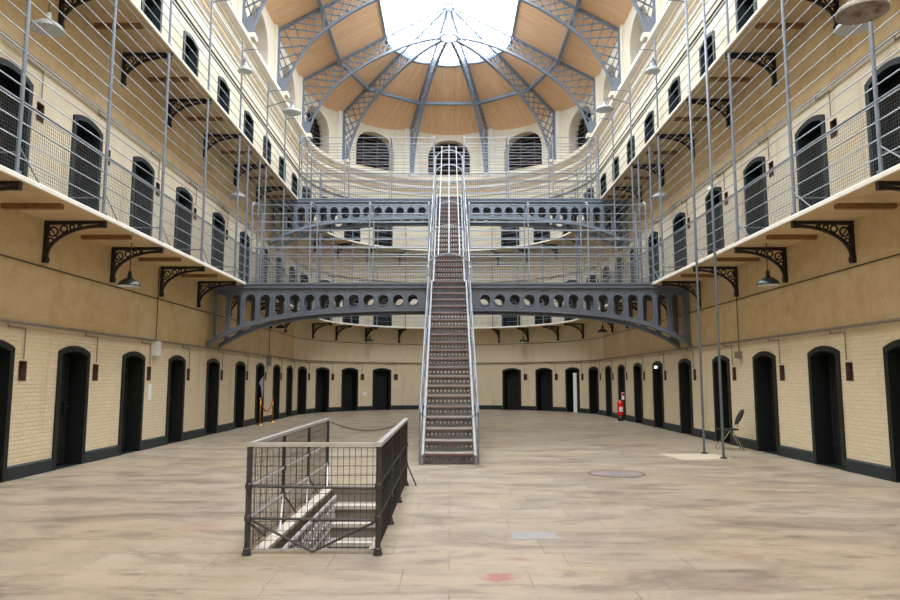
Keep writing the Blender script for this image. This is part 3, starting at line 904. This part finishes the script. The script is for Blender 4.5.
def bridge(yc, z, mat, label, w=1.1):
    root = empty('iron_bridge', (0, 0, 0), 0, label, 'bridge', 'arched iron bridges')
    girder(root, yc - w/2, z, mat); girder(root, yc + w/2, z, mat)
    m = MB(); m.box((-RE, yc - w/2 - .1, z - .08), (RE, yc + w/2 + .1, z + .005)); m.build('deck', M['deck'], root)
    return root
B1, B2 = 20.95, 27.55
bridge(B1, G1, M['beam1'], 'nearer slate grey arched iron bridge with oval holes, at the lower walkway level')
bridge(B2, G2, M['beam2'], 'farther lit-toned grey arched iron bridge with oval holes, at the upper walkway level')

def bridge_rail(yc, z, top, n, label, open_front, open_back):
    root = empty('bridge_railing', (0, yc, z), 0, label, 'railing', 'railings of the bridges')
    def add(m, name, mat):
        m.v = [(x, y - yc, zz - z) for x, y, zz in m.v]; return m.build(name, mat, root)
    xp = [.6, 2.36, 4.12, 5.85]
    for side, y in ((-1, yc - .55), (1, yc + .55)):
        gap = open_front if side < 0 else open_back
        for i in range(1, n + 1):
            h = z + (top - z) * i / n
            segs = [(-RE, -.6), (.6, RE)] if gap else [(-RE, RE)]
            for a, b in segs:
                m = MB(); m.tube([(a, y, h), (b, y, h)], .013, 5); add(m, 'rail', M['rail'])
        for a, b in ([(-RE, -.6), (.6, RE)] if gap else [(-RE, RE)]):
            m = MB(); m.tube([(a, y, z + 1.05), (b, y, z + 1.05)], .022, 6); add(m, 'handrail', M['rail'])
            m = MB(); wire_panel(m, (a, y, 0), (b, y, 0), z + .02, z + 1.03, .075, .075, .003); add(m, 'mesh_panel', M['wire'])
    for x in [-q for q in xp] + xp:
        m = MB()
        arc = [(x, yc - .55*cos(pi*k/10), top + .16*sin(pi*k/10)) for k in range(11)]
        m.tube([(x, yc - .55, z)] + arc + [(x, yc + .55, z)], .024, 8); add(m, 'hoop_post', M['rail'])
bridge_rail(B1, G1, G1 + 2.35, 9, 'pale grey barred cage along the nearer bridge', True, True)
bridge_rail(B2, G2, G2 + 2.5, 10, 'pale grey barred cage along the farther bridge', True, False)

# ------------------------------------------------------------------ iron stairs
def perforated(m, x0, x1, z0, z1, y, nh, hw, hh):
    """plate with one row of holes"""
    zc = (z0 + z1)/2; a, b = zc - hh/2, zc + hh/2
    for (p, q) in ((z0, a), (b, z1)):
        m.quad((x0, y, p), (x1, y, p), (x1, y, q), (x0, y, q))
    pitch = (x1 - x0)/nh; cur = x0
    for k in range(nh):
        c_ = x0 + pitch*(k + .5)
        m.quad((cur, y, a), (c_ - hw/2, y, a), (c_ - hw/2, y, b), (cur, y, b)); cur = c_ + hw/2
        # chamfered corners turn the square hole into an octagon
        e = hw * .28
        for sx in (-1, 1):
            for zz, sz in ((a, 1), (b, -1)):
                m.poly([(c_ + sx*hw/2, y, zz), (c_ + sx*(hw/2 - e), y, zz), (c_ + sx*hw/2, y, zz + sz*e)])
    m.quad((cur, y, a), (x1, y, a), (x1, y, b), (cur, y, b))

def flight(y0, y1, z0, z1, n, label, w=.47):
    root = empty('iron_staircase', (0, y0, z0), 0, label, 'staircase', 'iron staircases')
    rise = (z1 - z0)/n; run = (y1 - y0)/n
    for k in range(n):
        z = rise*k; y = run*k
        m = MB(); perforated(m, -w, w, z + .018, z + rise - .03, y + .012, 11, .042, .05)
        perforated(m, -w, w, z + .018, z + rise - .03, y + .018, 11, .042, .05); m.build('riser', M['riser'], root)
        t = MB(); t.box((-w, y - .01, z + rise - .022), (w, y + run + .02, z + rise - .004)); tr = t.build('tread', M['tread'], root)
        e = MB(); e.box((-w, y - .03, z + rise - .036), (w, y + .012, z + rise - .018)); e.build('nosing', M['nosing'], tr)
        e = MB(); e.box((-w, y - .032, z + rise - .018), (w, y + .02, z + rise)); e.build('nosing_plate', M['steel'], tr)
    zt, yt = z1 - z0, y1 - y0
    sl = hypot(zt, yt)
    for s in (-1, 1):
        x = s * (w + .03)
        m = MB()
        poly = [(-.12, 0), (.16, 0), (yt + .06, zt - .14), (yt + .06, zt + .04), (yt - .1, zt + .04), (-.12, .17)]
        m.prism(poly, lambda u, v, q: (q, u, v), x - .012, x + .012)
        m.prism([(-.12, .14), (-.12, .19), (yt - .1, zt + .06), (yt - .1, zt + .01)], lambda u, v, q: (q, u, v), x - .022, x + .022)
        m.build('stringer', M['steel'], root)
        m = MB(); hx = s * (w + .09)
        pts = [(hx, -.06, .95), (hx, 0, 1.02)] + [(hx, .05, 1.08), (hx, yt, zt + 1.0)]
        m.tube(pts, .022, 8); m.build('handrail', M['steel'], root, True)
        for h in (.35, .68):
            m = MB(); m.tube([(hx, 0, h + .05), (hx, yt, zt + h)], .012, 5); m.build('side_rail', M['steel'], root)
        q = 0
        while q <= n:
            yy = run*q; zz = rise*q
            m = MB(); m.tube([(hx, yy, zz - (.0 if q == 0 else .02)), (hx, yy, zz + 1.04)], .02, 6); m.build('baluster', M['steel'], root); q += 4
        # wire infill
        m = MB(); N = int(yt / .08)
        for i in range(N):
            yy = yt*i/N; zz = zt*i/N
            m.quad((hx, yy - .003, zz + .08), (hx, yy + .003, zz + .08), (hx, yy + .003, zz + 1.0), (hx, yy - .003, zz + 1.0))
        for j in range(1, 12):
            h = .08*j
            m.quad((hx, 0, h - .003 + .04), (hx, 0, h + .003 + .04), (hx, yt, zt + h + .003), (hx, yt, zt + h - .003))
        m.build('side_mesh', M['wire'], root)
    return root
flight(13.62, B1 - .66, 0, G1, 21, 'lower flight of the central iron stairs, standing on the floor')
flight(B1 + .66, B2 - .66, G1, G2, 20, 'upper flight of the central iron stairs, between the two bridges', .45)
# barrel cage over the stairs
cage = empty('stair_cage', (0, 18.5, 4.0), 0, 'hooped bar cage arching over the upper part of the central stairs', 'cage')
def addc(m, name, mat):
    m.v = [(x, y - 18.5, z - 4.0) for x, y, z in m.v]; m.build(name, mat, cage)
cz_ = lambda y: 4.97 + .655*(y - 18.5)
def stair_z(y):
    if y < B1 - .66: return G1 * (y - 13.62)/(B1 - .66 - 13.62) + 1.0
    if y < B1 + .66: return G1 + 1.0
    if y < B2 - .66: return G1 + (G2 - G1)*(y - B1 - .66)/(B2 - B1 - 1.32) + 1.0
    return G2 + 1.0
for k in range(6):
    y = 18.5 + 1.8*k; hw = .6 - .012*k; top = cz_(y); sp = top - .42
    m = MB(); pts = [(-hw, y, min(stair_z(y), sp - .05))] + [(-hw*cos(pi*i/14), y, sp + .42*sin(pi*i/14)) for i in range(15)] + [(hw, y, min(stair_z(y), sp - .05))]
    m.sweep(pts, (0, 1, 0), .05, .04); addc(m, 'hoop', M['rail'])
for x, dz in ((-.56, -.42), (-.29, -.06), (0, 0), (.29, -.06), (.56, -.42)):
    y0 = 18.5
    m = MB(); m.tube([(x, y0, cz_(y0) + dz + .015), (x, 28.1, cz_(28.1) + dz + .015)], .017, 6); addc(m, 'bar', M['rail'])

# ------------------------------------------------------------------ chains
def chain(a, b, sag, label, r=.011, ll=.036):
    a, b = Vector(a), Vector(b); m = MB(); N = int((b - a).length * 1.15 / ll)
    P = [a.lerp(b, i / N) + Vector((0, 0, -sag * 4 * (i/N) * (1 - i/N))) for i in range(N + 1)]
    for i in range(N):
        c_ = (P[i] + P[i+1]) / 2; d = (P[i+1] - P[i]).normalized()
        s_ = Vector((0, 0, 1)) if i % 2 else d.cross(Vector((0, 0, 1))).normalized()
        m.tube([c_ + d*(ll*.68*cos(2*pi*k/8)) + s_*(r*1.3*sin(2*pi*k/8)) for k in range(8)], r*.42, 4, closed=True)
    return tag(m.build('safety_chain', M['pitsteel']), label, 'chain')
chain((-.56, 13.6, .99), (.56, 13.6, .99), .27, 'dark chain hanging across the foot of the central iron stairs')
chain((-1.82, 10.9, .96), (-.68, 10.9, .96), .13, 'dark chain across the open back of the stairwell railing')

# ------------------------------------------------------------------ stairwell with railing
well = empty('stone_stairs', (-1.23, 8.7, 0), 0, 'pale stone steps going down into the floor behind the mesh railing', 'stairs')
def addw(m, name, mat): 
    m.v = [(x + 1.23, y - 8.7, z) for x, y, z in m.v]; return m.build(name, mat, well)
for k in range(11):
    y = PY1 - .3*k; z = -.19*(k+1)
    if y - .3 < PY0 - .5: break
    m = MB(); m.box((PX0, y - .33, z - .05), (PX1, y - .0, z)); st = addw(m, 'step', M['stone'])
    m = MB(); m.quad((PX0, y, z), (PX1, y, z), (PX1, y, z + .19), (PX0, y, z + .19)); addw(m, 'riser', M['stonedark'])
m = MB()
m.quad((PX0, PY0, 0), (PX0, PY1, 0), (PX0, PY1, -2.6), (PX0, PY0, -2.6)); m.quad((PX1, PY0, 0), (PX1, PY1, 0), (PX1, PY1, -2.6), (PX1, PY0, -2.6))
m.quad((PX0, PY0, 0), (PX1, PY0, 0), (PX1, PY0, -2.6), (PX0, PY0, -2.6)); m.quad((PX0, PY0, -2.6), (PX1, PY0, -2.6), (PX1, PY1, -2.6), (PX0, PY1, -2.6))
m.quad((PX0, PY1 + .03, -.19), (PX1, PY1 + .03, -.19), (PX1, PY1 + .03, -2.6), (PX0, PY1 + .03, -2.6)); addw(m, 'well_lining', M['stonedark'])
m = MB(); m.box((PX0 - .1, PY0, 0), (PX0 + .02, PY1, .035)); m.box((PX1 - .01, PY0, 0), (PX1 + .06, PY1, .03)); m.box((PX0 - .1, PY0 - .06, 0), (PX1 + .06, PY0, .03)); addw(m, 'kerb', M['stone'])
# ornamental sloping balustrade beside the steps
bal = empty('lattice_balustrade', (PX0 + .08, 8.7, -.5), 0, 'ornate iron lattice panel lining the left side of the stairwell below the floor', 'balustrade')
def addb(m, name, mat):
    m.v = [(x - PX0 - .08, y - 8.7, z + .5) for x, y, z in m.v]; m.build(name, mat, bal)
sy0, sz0, sl_ = 10.4, -.07, 0.0
def SP(u, v): return Vector((PX0 + .08 + .16*(1 - v/.8)*0, sy0 - u, sz0 - u*sl_ + v))
m = MB()
m.tube([SP(0, -.0), SP(3.3, 0)], .022, 6); m.tube([SP(0, -.72), SP(3.3, -.72)], .022, 6); m.tube([SP(0, -.36), SP(3.3, -.36)], .016, 6)
addb(m, 'rails', M['pitrail'])
m = MB()
for i in range(17):
    u = i * .2
    m.tube([SP(u, 0), SP(u + .2 if u < 3.2 else u, -.72)], .012, 5); m.tube([SP(u + .2 if u < 3.2 else u, 0), SP(u, -.72)], .012, 5)
    if i < 16:
        for v in (-.18, -.54):
            c_ = SP(u + .1, v); m.tube([c_ + Vector((0, .07*cos(2*pi*k/8), .07*sin(2*pi*k/8))) for k in range(8)], .013, 5, closed=True)
addb(m, 'lattice', M['pitrail'])

rx0, rx1, ry0, ry1 = -1.86, -.655, 6.66, 10.93
pr_ = empty('stairwell_railing', ((rx0 + rx1)/2, (ry0 + ry1)/2, 0), 0, 'mesh sided steel railing round the stairwell in the foreground', 'railing')
cx_, cy_ = (rx0 + rx1)/2, (ry0 + ry1)/2
def addp(m, name, mat, sm=False):
    m.v = [(x - cx_, y - cy_, z) for x, y, z in m.v]; return m.build(name, mat, pr_, sm)
m = MB(); m.sweep([(rx0, ry1, 1.0), (rx0, ry0, 1.0)], (1, 0, 0), .055, .035); m.sweep([(rx1, ry1, 1.0), (rx1, ry0, 1.0)], (1, 0, 0), .055, .035)
m.sweep([(rx0 - .027, ry0, 1.0), (rx1 + .027, ry0, 1.0)], (0, 1, 0), .055, .035); addp(m, 'top_rail', M['pitrail'])
for (x, y) in [(rx0, ry0), (rx1, ry0), (rx0, 8.05), (rx0, 9.45), (rx0, ry1), (rx1, 8.05), (rx1, 9.45), (rx1, ry1)]:
    m = MB(); r_ = .026 if y == ry0 else .02
    m.tube([(x, y, 0), (x, y, .98)], r_, 8); m.lathe([(.0, .03), (.04, .03), (.045, .0)], (x, y, 0), 10); m.lathe([(r_, .07), (r_+.01, .06), (r_+.01, .03)], (x, y, 0), 10)
    for zz in (.33, .62): m.lathe([(r_, zz - .03), (r_ + .01, zz - .02), (r_ + .01, zz + .02), (r_, zz + .03)], (x, y, 0), 8)
    addp(m, 'post', M['pitsteel'])
for zz in (.33, .62):
    m = MB(); m.tube([(rx0, ry0, zz), (rx1, ry0, zz - .02)], .014, 6); addp(m, 'mid_rail', M['pitsteel'])
    m = MB(); m.tube([(rx1, ry0, zz), (rx1, ry1, zz)], .012, 6); addp(m, 'mid_rail', M['pitsteel'])
    m = MB(); m.tube([(rx0, ry0, zz), (rx0, ry1, zz)], .016, 6); addp(m, 'mid_rail', M['pitrail'])
for seg in ([(rx0, ry0, .33), (cx_, ry0, .03), (rx1, ry0, .31)], [(rx0, ry0, .3), (rx0, 7.3, .04)], ):
    m = MB(); m.tube(seg, .013, 6); addp(m, 'brace', M['pitsteel'])
for y in (8.05, 9.45, 10.93):
    m = MB(); m.tube([(rx0, y, .33), (rx0 + .08, y - .45, .03)], .014, 6); addp(m, 'brace', M['pitrail'])
    if y < 10: 
        m = MB(); m.tube([(rx0, y, .33), (rx0 + .05, y + .5, .03)], .012, 6); addp(m, 'brace', M['pitsteel'])
m = MB(); m.tube([(rx1, ry1, .35), (rx1 + .16, ry1 - .05, 0)], .012, 6); addp(m, 'brace', M['pitsteel'])
for A, B_ in (((rx0, ry0), (rx1, ry0)), ((rx0, ry0), (rx0, ry1)), ((rx1, ry0), (rx1, ry1))):
    m = MB(); wire_panel(m, (A[0], A[1], 0), (B_[0], B_[1], 0), .05, .97, .056, .084, .0026); addp(m, 'mesh_panel', M['pitsteel'])

# ------------------------------------------------------------------ poles, cover, slab
for (x, y, lab) in ((5.57, 15.55, 'thin grey steel pole rising from the floor, farther of the pair on the right'), (5.62, 14.6, 'thin grey steel pole rising from the floor, nearer of the pair on the right')):
    root = empty('steel_pole', (x, y, 0), 0, lab, 'pole', 'pair of tall poles')
    m = MB(); m.tube([(0, 0, 0), (0, 0, 12.0)], .027, 8); m.build('shaft', M['railpost'], root, True)
    m = MB(); m.lathe([(0, .03), (.07, .03), (.075, 0)], n=12); m.build('base_plate', M['pitsteel'], root)
mc = empty('manhole_cover', (2.88, 12.3, 0), 0, 'round grey iron cover set in the floor at right', 'manhole cover')
m = MB(); m.lathe([(.49, 0), (.49, .008), (.44, .008), (.44, .0)], n=40); m.build('rim', M['ringedge'], mc)
m = MB(); m.lathe([(0, .006), (.435, .006), (.435, 0)], n=40)
for r in (.12, .24, .36): m.tube([(r*cos(2*pi*k/30), r*sin(2*pi*k/30), .006) for k in range(30)], .006, 4, closed=True)
m.build('plate', M['ringsteel'], mc)
m = MB(); m.prism([(4.72, 14.3), (5.78, 14.55), (5.8, 15.55), (4.55, 15.5)], lambda u, v, w: (u, v, w), 0, .006)
tag(m.build('cement_patch', M['paleslab']), 'pale rectangular cement patch in the floor by the tall poles', 'floor patch')
m = MB(); m.prism([(-2.75, 7.1), (-2.3, 7.1), (-2.3, 7.45), (-2.75, 7.45)], lambda u, v, w: (u + 3.4, v + .2, w), 0, .003)
tag(m.build('grey_flagstone', plain('bluish_slab', srgb(148, 147, 147), .6, 0, .08, 6)), 'small bluish grey slab in the floor near the red stain', 'floor slab')

# ------------------------------------------------------------------ conduits and junction boxes
def conduit(z, lab, r=.028, d=.06, t0=tL(5), t1=tR(5), mat='conduit'):
    m = MB(); m.tube([pos(t, d, z) for t in path_ts(t0, t1, .5)], r, 6)
    root = m.build('conduit_pipe', M[mat]); tag(root, lab, 'pipe')
    for (t, w, i) in doors:
        a = t + ND_OFF
        b = MB(); b.tube([pos(a - .5, .03, z - .0), pos(a - .5, .03, z - .08), pos(a - .03, .03, z - .08), pos(a - .03, .03, z - .58)], .011, 5)
        b.build('branch_pipe', M[mat], root)
conduit(2.53, 'grey pipe running round the walls above the ground floor doors')
conduit(G1 + 2.56, 'grey pipe running round the walls above the middle doors', .025)
m = MB(); m.tube([pos(t, .05, 11.25) for t in path_ts(tL(8), tR(8), .5)], .03, 6); tag(m.build('conduit_pipe', M['darkpipe']), 'dark cable running round the walls above the top doors', 'pipe')
m = MB(); m.tube([pos(t, .03, 3.55) for t in path_ts(tL(8), tR(8), .5)], .012, 5); tag(m.build('cable', M['darkpipe']), 'thin brown cable on the wall just below the lower brackets', 'cable')
for (t, z, w, h, mat, lab) in ((tL(16.75), 2.35, .24, .34, 'white', 'white junction box on the left wall pipe below a bracket'),
                        (tL(27.35), 2.35, .2, .4, 'conduit', 'grey junction box on the far left wall pipe'),
                        (tR(16.95), 2.2, .16, .16, 'conduit', 'small grey junction box on the right wall')):
    B = bend(False); root = empty('junction_box', pos(t, 0, z), ang(t), lab, 'electrical box')
    fn = lambda u, v, q: B(u, q, v)
    m = MB(); m.prism([(-w/2, -h/2), (w/2, -h/2), (w/2, h/2), (-w/2, h/2)], fn, .0, .12); m.build('casing', M[mat], root)
    m = MB(); m.prism([(-w/2 + .03, -h/2 + .03), (w/2 - .03, -h/2 + .03), (w/2 - .03, h/2 - .03), (-w/2 + .03, h/2 - .03)], fn, .12, .13); m.build('cover', M[mat], root)
    m = MB(); m.tube([B(0, .04, h/2), B(0, .04, G1 - .14 - z)], .011, 5); m.build('cable', M['darkpipe'], root)

# ------------------------------------------------------------------ lamps
def pendant(loc, drop, label, outer='enamel', r=.23, group='enamel pendant lamps'):
    root = empty('pendant_lamp', loc, 0, label, 'lamp', group)
    m = MB(); m.lathe([(.05, .15), (.09, .145), (r*.6, .115), (r*.85, .065), (r*.97, .015), (r, 0), (r*.985, -.006)], n=24); m.build('lamp_shade', M[outer], root, True)
    m = MB(); m.lathe([(.01, .12), (.08, .125), (r*.6, .095), (r*.84, .05), (r*.97, -.005)], n=24); m.build('shade_lining', M['white'], root, True)
    m = MB(); m.lathe([(0, .3), (.035, .29), (.045, .17), (.06, .165)], n=12); m.build('lamp_holder', M[outer], root, True)
    m = MB(); m.lathe([(0, .0), (.03, .015), (.038, .05), (.02, .12)], n=10); m.build('bulb', M['white'], root, True)
    m = MB(); m.tube([(0, 0, .28), (0, 0, drop)], .01, 5); m.build('cord', M['darkpipe'], root)
    return root
zs1 = G1 - .07; zs2 = G2 - .07
for (x, y, z, ztop, lab) in ((-6.43, 13.95, 3.48, zs1, 'dark enamel pendant lamp under the lower walkway near the left brackets'),
                        (6.42, 13.95, 3.5, zs1, 'dark enamel pendant lamp under the lower walkway near the right brackets'),
                        (-6.6, 27.4, 3.6, zs1, 'dark enamel pendant lamp under the lower walkway, far left behind the bridge'),
                        (6.5, 29.6, 3.6, zs1, 'dark enamel pendant lamp under the lower walkway, far right behind the bridge'),
                        (-4.18, 36.95, 3.62, zs1, 'small pendant lamp under the lower walkway in the apse, left of the stairs'),
                        (3.92, 37.1, 3.6, zs1, 'small pendant lamp under the lower walkway in the apse, right of the stairs')):
    pendant((x, y, z), ztop - z, lab)
for (x, y, z, lab, mt) in ((-6.55, 10.85, 7.28, 'pale pendant lamp under the upper walkway, top left corner', 'greyshade'),
                       (6.52, 10.75, 7.25, 'pale pendant lamp under the upper walkway, behind the rusty lamp', 'greyshade'),
                       (-6.62, 21.4, 7.28, 'pale pendant lamp under the upper left walkway near the bridges', 'greyshade'),
                       (6.62, 21.4, 7.28, 'pale pendant lamp under the upper right walkway near the bridges', 'greyshade')):
    pendant((x, y, z), zs2 - z, lab, mt, .26)
def arm_lamp(x, y, z, r, mat, label, px, py, ptop):
    root = empty('arm_lamp', (x, y, z), 0, label, 'lamp', 'lamps on arms reaching over the railings')
    m = MB(); m.lathe([(.06, .16), (.1, .14), (r*.6, .12), (r*.92, .07), (r, .02), (r, 0)], n=28); m.build('lamp_shade', M[mat], root, True)
    m = MB(); m.lathe([(.0, .06), (r*.4, .07), (r*.99, .0)], n=28); m.build('shade_lining', M['rust' if mat == 'rust' else 'white'], root, True)
    m = MB(); m.lathe([(0, .26), (.06, .25), (.07, .2), (.08, .14)], n=14); m.build('lamp_holder', M['rail' if mat != 'rust' else 'rust'], root, True)
    m = MB(); dx, dy = px - x, py - y
    m.tube([(0, 0, .24), (0, 0, .34), (dx*.2, dy*.2, .45), (dx, dy, .45), (dx, dy, ptop - z)], .018, 6); m.build('bracket_arm', M['railpost'], root)
XR = R - DR
arm_lamp(-5.03, 21.6, 10.1, .29, 'greyshade', 'large pale disc lamp on an arm over the upper left railing', -XR, 22.2, 10.6)
arm_lamp(5.0, 21.6, 10.2, .29, 'greyshade', 'large pale disc lamp on an arm over the upper right railing', XR, 22.2, 10.7)
arm_lamp(-5.75, 18.9, 10.25, .2, 'greyshade', 'small pale lamp on the upper left railing', -XR, 19.4, 10.7)
arm_lamp(5.75, 18.9, 10.25, .2, 'greyshade', 'small pale lamp on the upper right railing', XR, 19.4, 10.7)
arm_lamp(4.83, 7.75, 5.86, .28, 'rust', 'rusty disc lamp on an arm over the right railing, top right corner', XR, 7.05, 6.9)

# ------------------------------------------------------------------ small things
def stanchion(x, y, lab):
    r = empty('rope_stanchion', (x, y, 0), 0, lab, 'stanchion', 'brass stanchions')
    m = MB(); m.lathe([(0, .05), (.04, .045), (.13, .02), (.14, 0)], n=16); m.build('base', M['brass'], r, True)
    m = MB(); m.tube([(0, 0, .03), (0, 0, .9)], .02, 8); m.build('pole', M['brass'], r, True)
    m = MB(); m.lathe([(.02, .88), (.035, .9), (.03, .95), (0, .97)], n=12); m.build('knob', M['brass'], r, True)
stanchion(-6.78, 25.45, 'brass rope stanchion by the far left doors, nearer of two')
stanchion(-6.8, 27.3, 'brass rope stanchion by the far left doors, farther of two')
m = MB(); m.tube([(-6.78 - .02*k/12, 25.45 + 1.85*k/12, .86 - .42*4*(k/12)*(1 - k/12)) for k in range(13)], .022, 6)
tag(m.build('barrier_rope', M['rope'], smooth=True), 'red barrier rope sagging between two brass stanchions', 'rope')
# folded sheet propped in the doorway
m = MB(); m.poly([(0, -.3, .18), (.02, .16, .42), (.02, .2, -.1), (.01, .16, -.42), (.0, -.02, .02)]); o = m.build('notice_sheet', [M['paperblue']])
n_ = MB(); n_.poly([(0, -.3, .18), (.02, .16, .42), (.02, .2, -.1), (.01, .16, -.42), (.0, -.02, .02)]); n_.v = [(x - .012, y, z) for x, y, z in n_.v]; n_.build('backing', M['paper'], o)
o.location = (-6.98, 26.25, 1.32); tag(o, 'crumpled white and blue sheet hanging in a far left doorway', 'sheet')
for (t, z, w, h, lab) in ((tL(16.15) + .45, 1.32, .17, .38, 'small white notice on the left wall beside a niche'), (tA(-39.5), .88, .22, .16, 'small white card on the apse wall between two doors')):
    B = bend(False); m = MB(); m.prism([(-w/2, -h/2), (w/2, -h/2), (w/2, h/2), (-w/2, h/2)], lambda u, v, q: B(u, q, v), .005, .015)
    o = m.build('wall_notice', M['paper']); o.location = pos(t, 0, z); o.rotation_euler = (0, 0, ang(t)); tag(o, lab, 'notice')
# white board standing in an apse doorway
m = MB(); m.box((-.12, -.015, 0), (.14, .015, 1.95)); o = m.build('white_board', M['paper'])
tt = tA(61.8) + .22; o.location = pos(tt, .05, 0); o.rotation_euler = (0, 0, ang(tt)); tag(o, 'tall narrow white board standing in a right apse doorway', 'board')
# lit exit signs
def emis(name, col, st):
    m, nt, p = newmat(name); p.inputs['Base Color'].default_value = col; p.inputs['Emission Color'].default_value = col; p.inputs['Emission Strength'].default_value = st; return m
M['sign'] = emis('lit_sign', srgb(235, 245, 238), 1.2)
for (y, z, lab) in ((23.75, 1.98, 'small lit sign at the top of a far right ground floor doorway'), (18.2, G1 + 2.22, 'small lit sign above a middle level door on the right')):
    t = tR(y); r = empty('lit_sign', pos(t, 0, z), ang(t), lab, 'sign')
    m = MB(); m.box((-.17, -.07, 0), (.17, -.02, .1)); m.build('housing', M['white'], r)
    m = MB(); m.box((-.15, -.075, .015), (.15, -.07, .085)); m.build('lens', M['sign'], r)
# fire extinguisher on a stand
fx, fy = 6.62, 27.35
st = empty('extinguisher_stand', (fx, fy, 0), 0, 'upright stand with a sign plate behind the fire extinguisher', 'stand')
m = MB(); m.box((-.16, -.12, 0), (.16, .12, .03)); m.build('base', M['greyshade'], st)
m = MB(); m.tube([(.12, .08, .03), (.12, .08, 1.0)], .015, 6); m.build('pole', M['chrome'], st)
m = MB(); m.box((.08, .05, .84), (.18, .065, 1.12)); sg = m.build('sign_plate', M['paper'], st)
m = MB(); m.box((.085, .045, 1.0), (.175, .05, 1.1)); m.build('sign_print', M['red'], sg)
ex = empty('fire_extinguisher', (fx, fy - .02, .03), 0, 'red fire extinguisher standing by the far right doors', 'fire extinguisher')
m = MB(); m.lathe([(0, .2), (.1, .2), (.115, .24), (.115, .66), (.09, .74), (.04, .78), (.03, .8)], n=20); m.build('cylinder', M['red'], ex, True)
m = MB(); m.lathe([(.1, 0), (.11, .02), (.11, .2), (0, .2)], n=16); m.build('boot', M['black'], ex, True)
m = MB(); m.box((-.03, -.03, .8), (.03, .03, .85)); m.tube([(0, 0, .84), (0, -.14, .9)], .014, 6); m.tube([(0, 0, .82), (0, -.13, .8)], .01, 6); m.build('valve', M['black'], ex)
m = MB(); m.tube([(.03, 0, .82), (.13, 0, .78), (.15, 0, .6), (.14, -.02, .35)], .014, 6); m.build('hose', M['black'], ex)
m = MB(); 
for k in range(6):
    a, b = -2.2 + .2*k, -2.0 + .2*k; m.quad((.117*cos(a), .117*sin(a), .36), (.117*cos(b), .117*sin(b), .36), (.117*cos(b), .117*sin(b), .54), (.117*cos(a), .117*sin(a), .54))
m.build('label_patch', M['paper'], ex)
# chair by the right wall
ch = empty('chair', (6.5, 16.55, 0), radians(-12), 'small metal legged chair with a dark oval back beside a right hand door', 'chair')
m = MB(); m.prism([(-.22, -.2), (.2, -.2), (.24, 0), (.2, .2), (-.22, .2), (-.26, 0)], lambda u, v, w: (u, v, w), .45, .475); m.build('seat', M['black'], ch)
m = MB(); n = 14; base = []
for (w, s) in ((0, 1.0), (.035, .92)):
    for k in range(n): base.append(((.24 + w + .09*sin(2*pi*k/n)*s), -.05 + .25*cos(2*pi*k/n)*s, .75 + .18*sin(2*pi*k/n)*s))
m.v = [tuple(p) for p in base]
m.face(range(n)); m.face(range(2*n - 1, n - 1, -1))
for k in range(n): m.face((k, (k+1) % n, n + (k+1) % n, n + k))
m.build('backrest', M['black'], ch)
for (a, b) in (((-.28, -.19, 0), (.02, -.17, .45)), ((-.28, .19, 0), (.02, .17, .45)), ((.3, -.19, 0), (.06, -.17, .45)), ((.3, .19, 0), (.06, .17, .45))):
    m = MB(); m.tube([a, b], .012, 6); m.build('leg', M['chrome'], ch)
for s in (-1, 1):
    m = MB(); m.tube([(-.2, s*.17, .45), (.16, s*.17, .45), (.2, s*.16, .6), (.25, s*.12, .74)], .011, 6); m.build('back_tube', M['chrome'], ch)

# ------------------------------------------------------------------ light
w = bpy.data.worlds.new('sky'); S.world = w; w.use_nodes = True; nt = w.node_tree; nt.nodes.clear()
wo = nt.nodes.new('ShaderNodeOutputWorld'); bg = nt.nodes.new('ShaderNodeBackground')
tc = nt.nodes.new('ShaderNodeTexCoord'); sp = nt.nodes.new('ShaderNodeSeparateXYZ'); nt.links.new(tc.outputs['Generated'], sp.inputs[0])
rp = nt.nodes.new('ShaderNodeValToRGB'); rp.color_ramp.elements[0].position = 0; rp.color_ramp.elements[1].position = .6
rp.color_ramp.elements[0].color = (.80, .87, 1, 1); rp.color_ramp.elements[1].color = (.93, .97, 1, 1)
nt.links.new(sp.outputs[2], rp.inputs[0]); nt.links.new(rp.outputs[0], bg.inputs[0]); bg.inputs[1].default_value = 6.0; nt.links.new(bg.outputs[0], wo.inputs[0])
ld = bpy.data.lights.new('skylight_portal', 'AREA'); ld.shape = 'RECTANGLE'; ld.size = 6.0; ld.size_y = 42; ld.cycles.is_portal = True
lo = bpy.data.objects.new('skylight_portal', ld); COL.objects.link(lo); lo.location = (0, 14, 18.1)

# ------------------------------------------------------------------ camera
cd = bpy.data.cameras.new('camera'); cd.sensor_width = 36; cd.lens = 36 * 700 / 900; cd.clip_start = .05; cd.clip_end = 300
cd.shift_x = 1/900
cam = bpy.data.objects.new('camera', cd); COL.objects.link(cam)
cam.location = (0, 0, 1.6); cam.rotation_euler = (radians(90 + 6.52), 0, 0)
S.camera = cam

S.view_settings.view_transform = 'Standard'; S.view_settings.look = 'None'; S.view_settings.gamma = 1; S.view_settings.use_curve_mapping = False
S.view_settings.exposure = 0.95
S.cycles.max_bounces = 8; S.cycles.diffuse_bounces = 6; S.cycles.transparent_max_bounces = 8
S.cycles.use_denoising = True
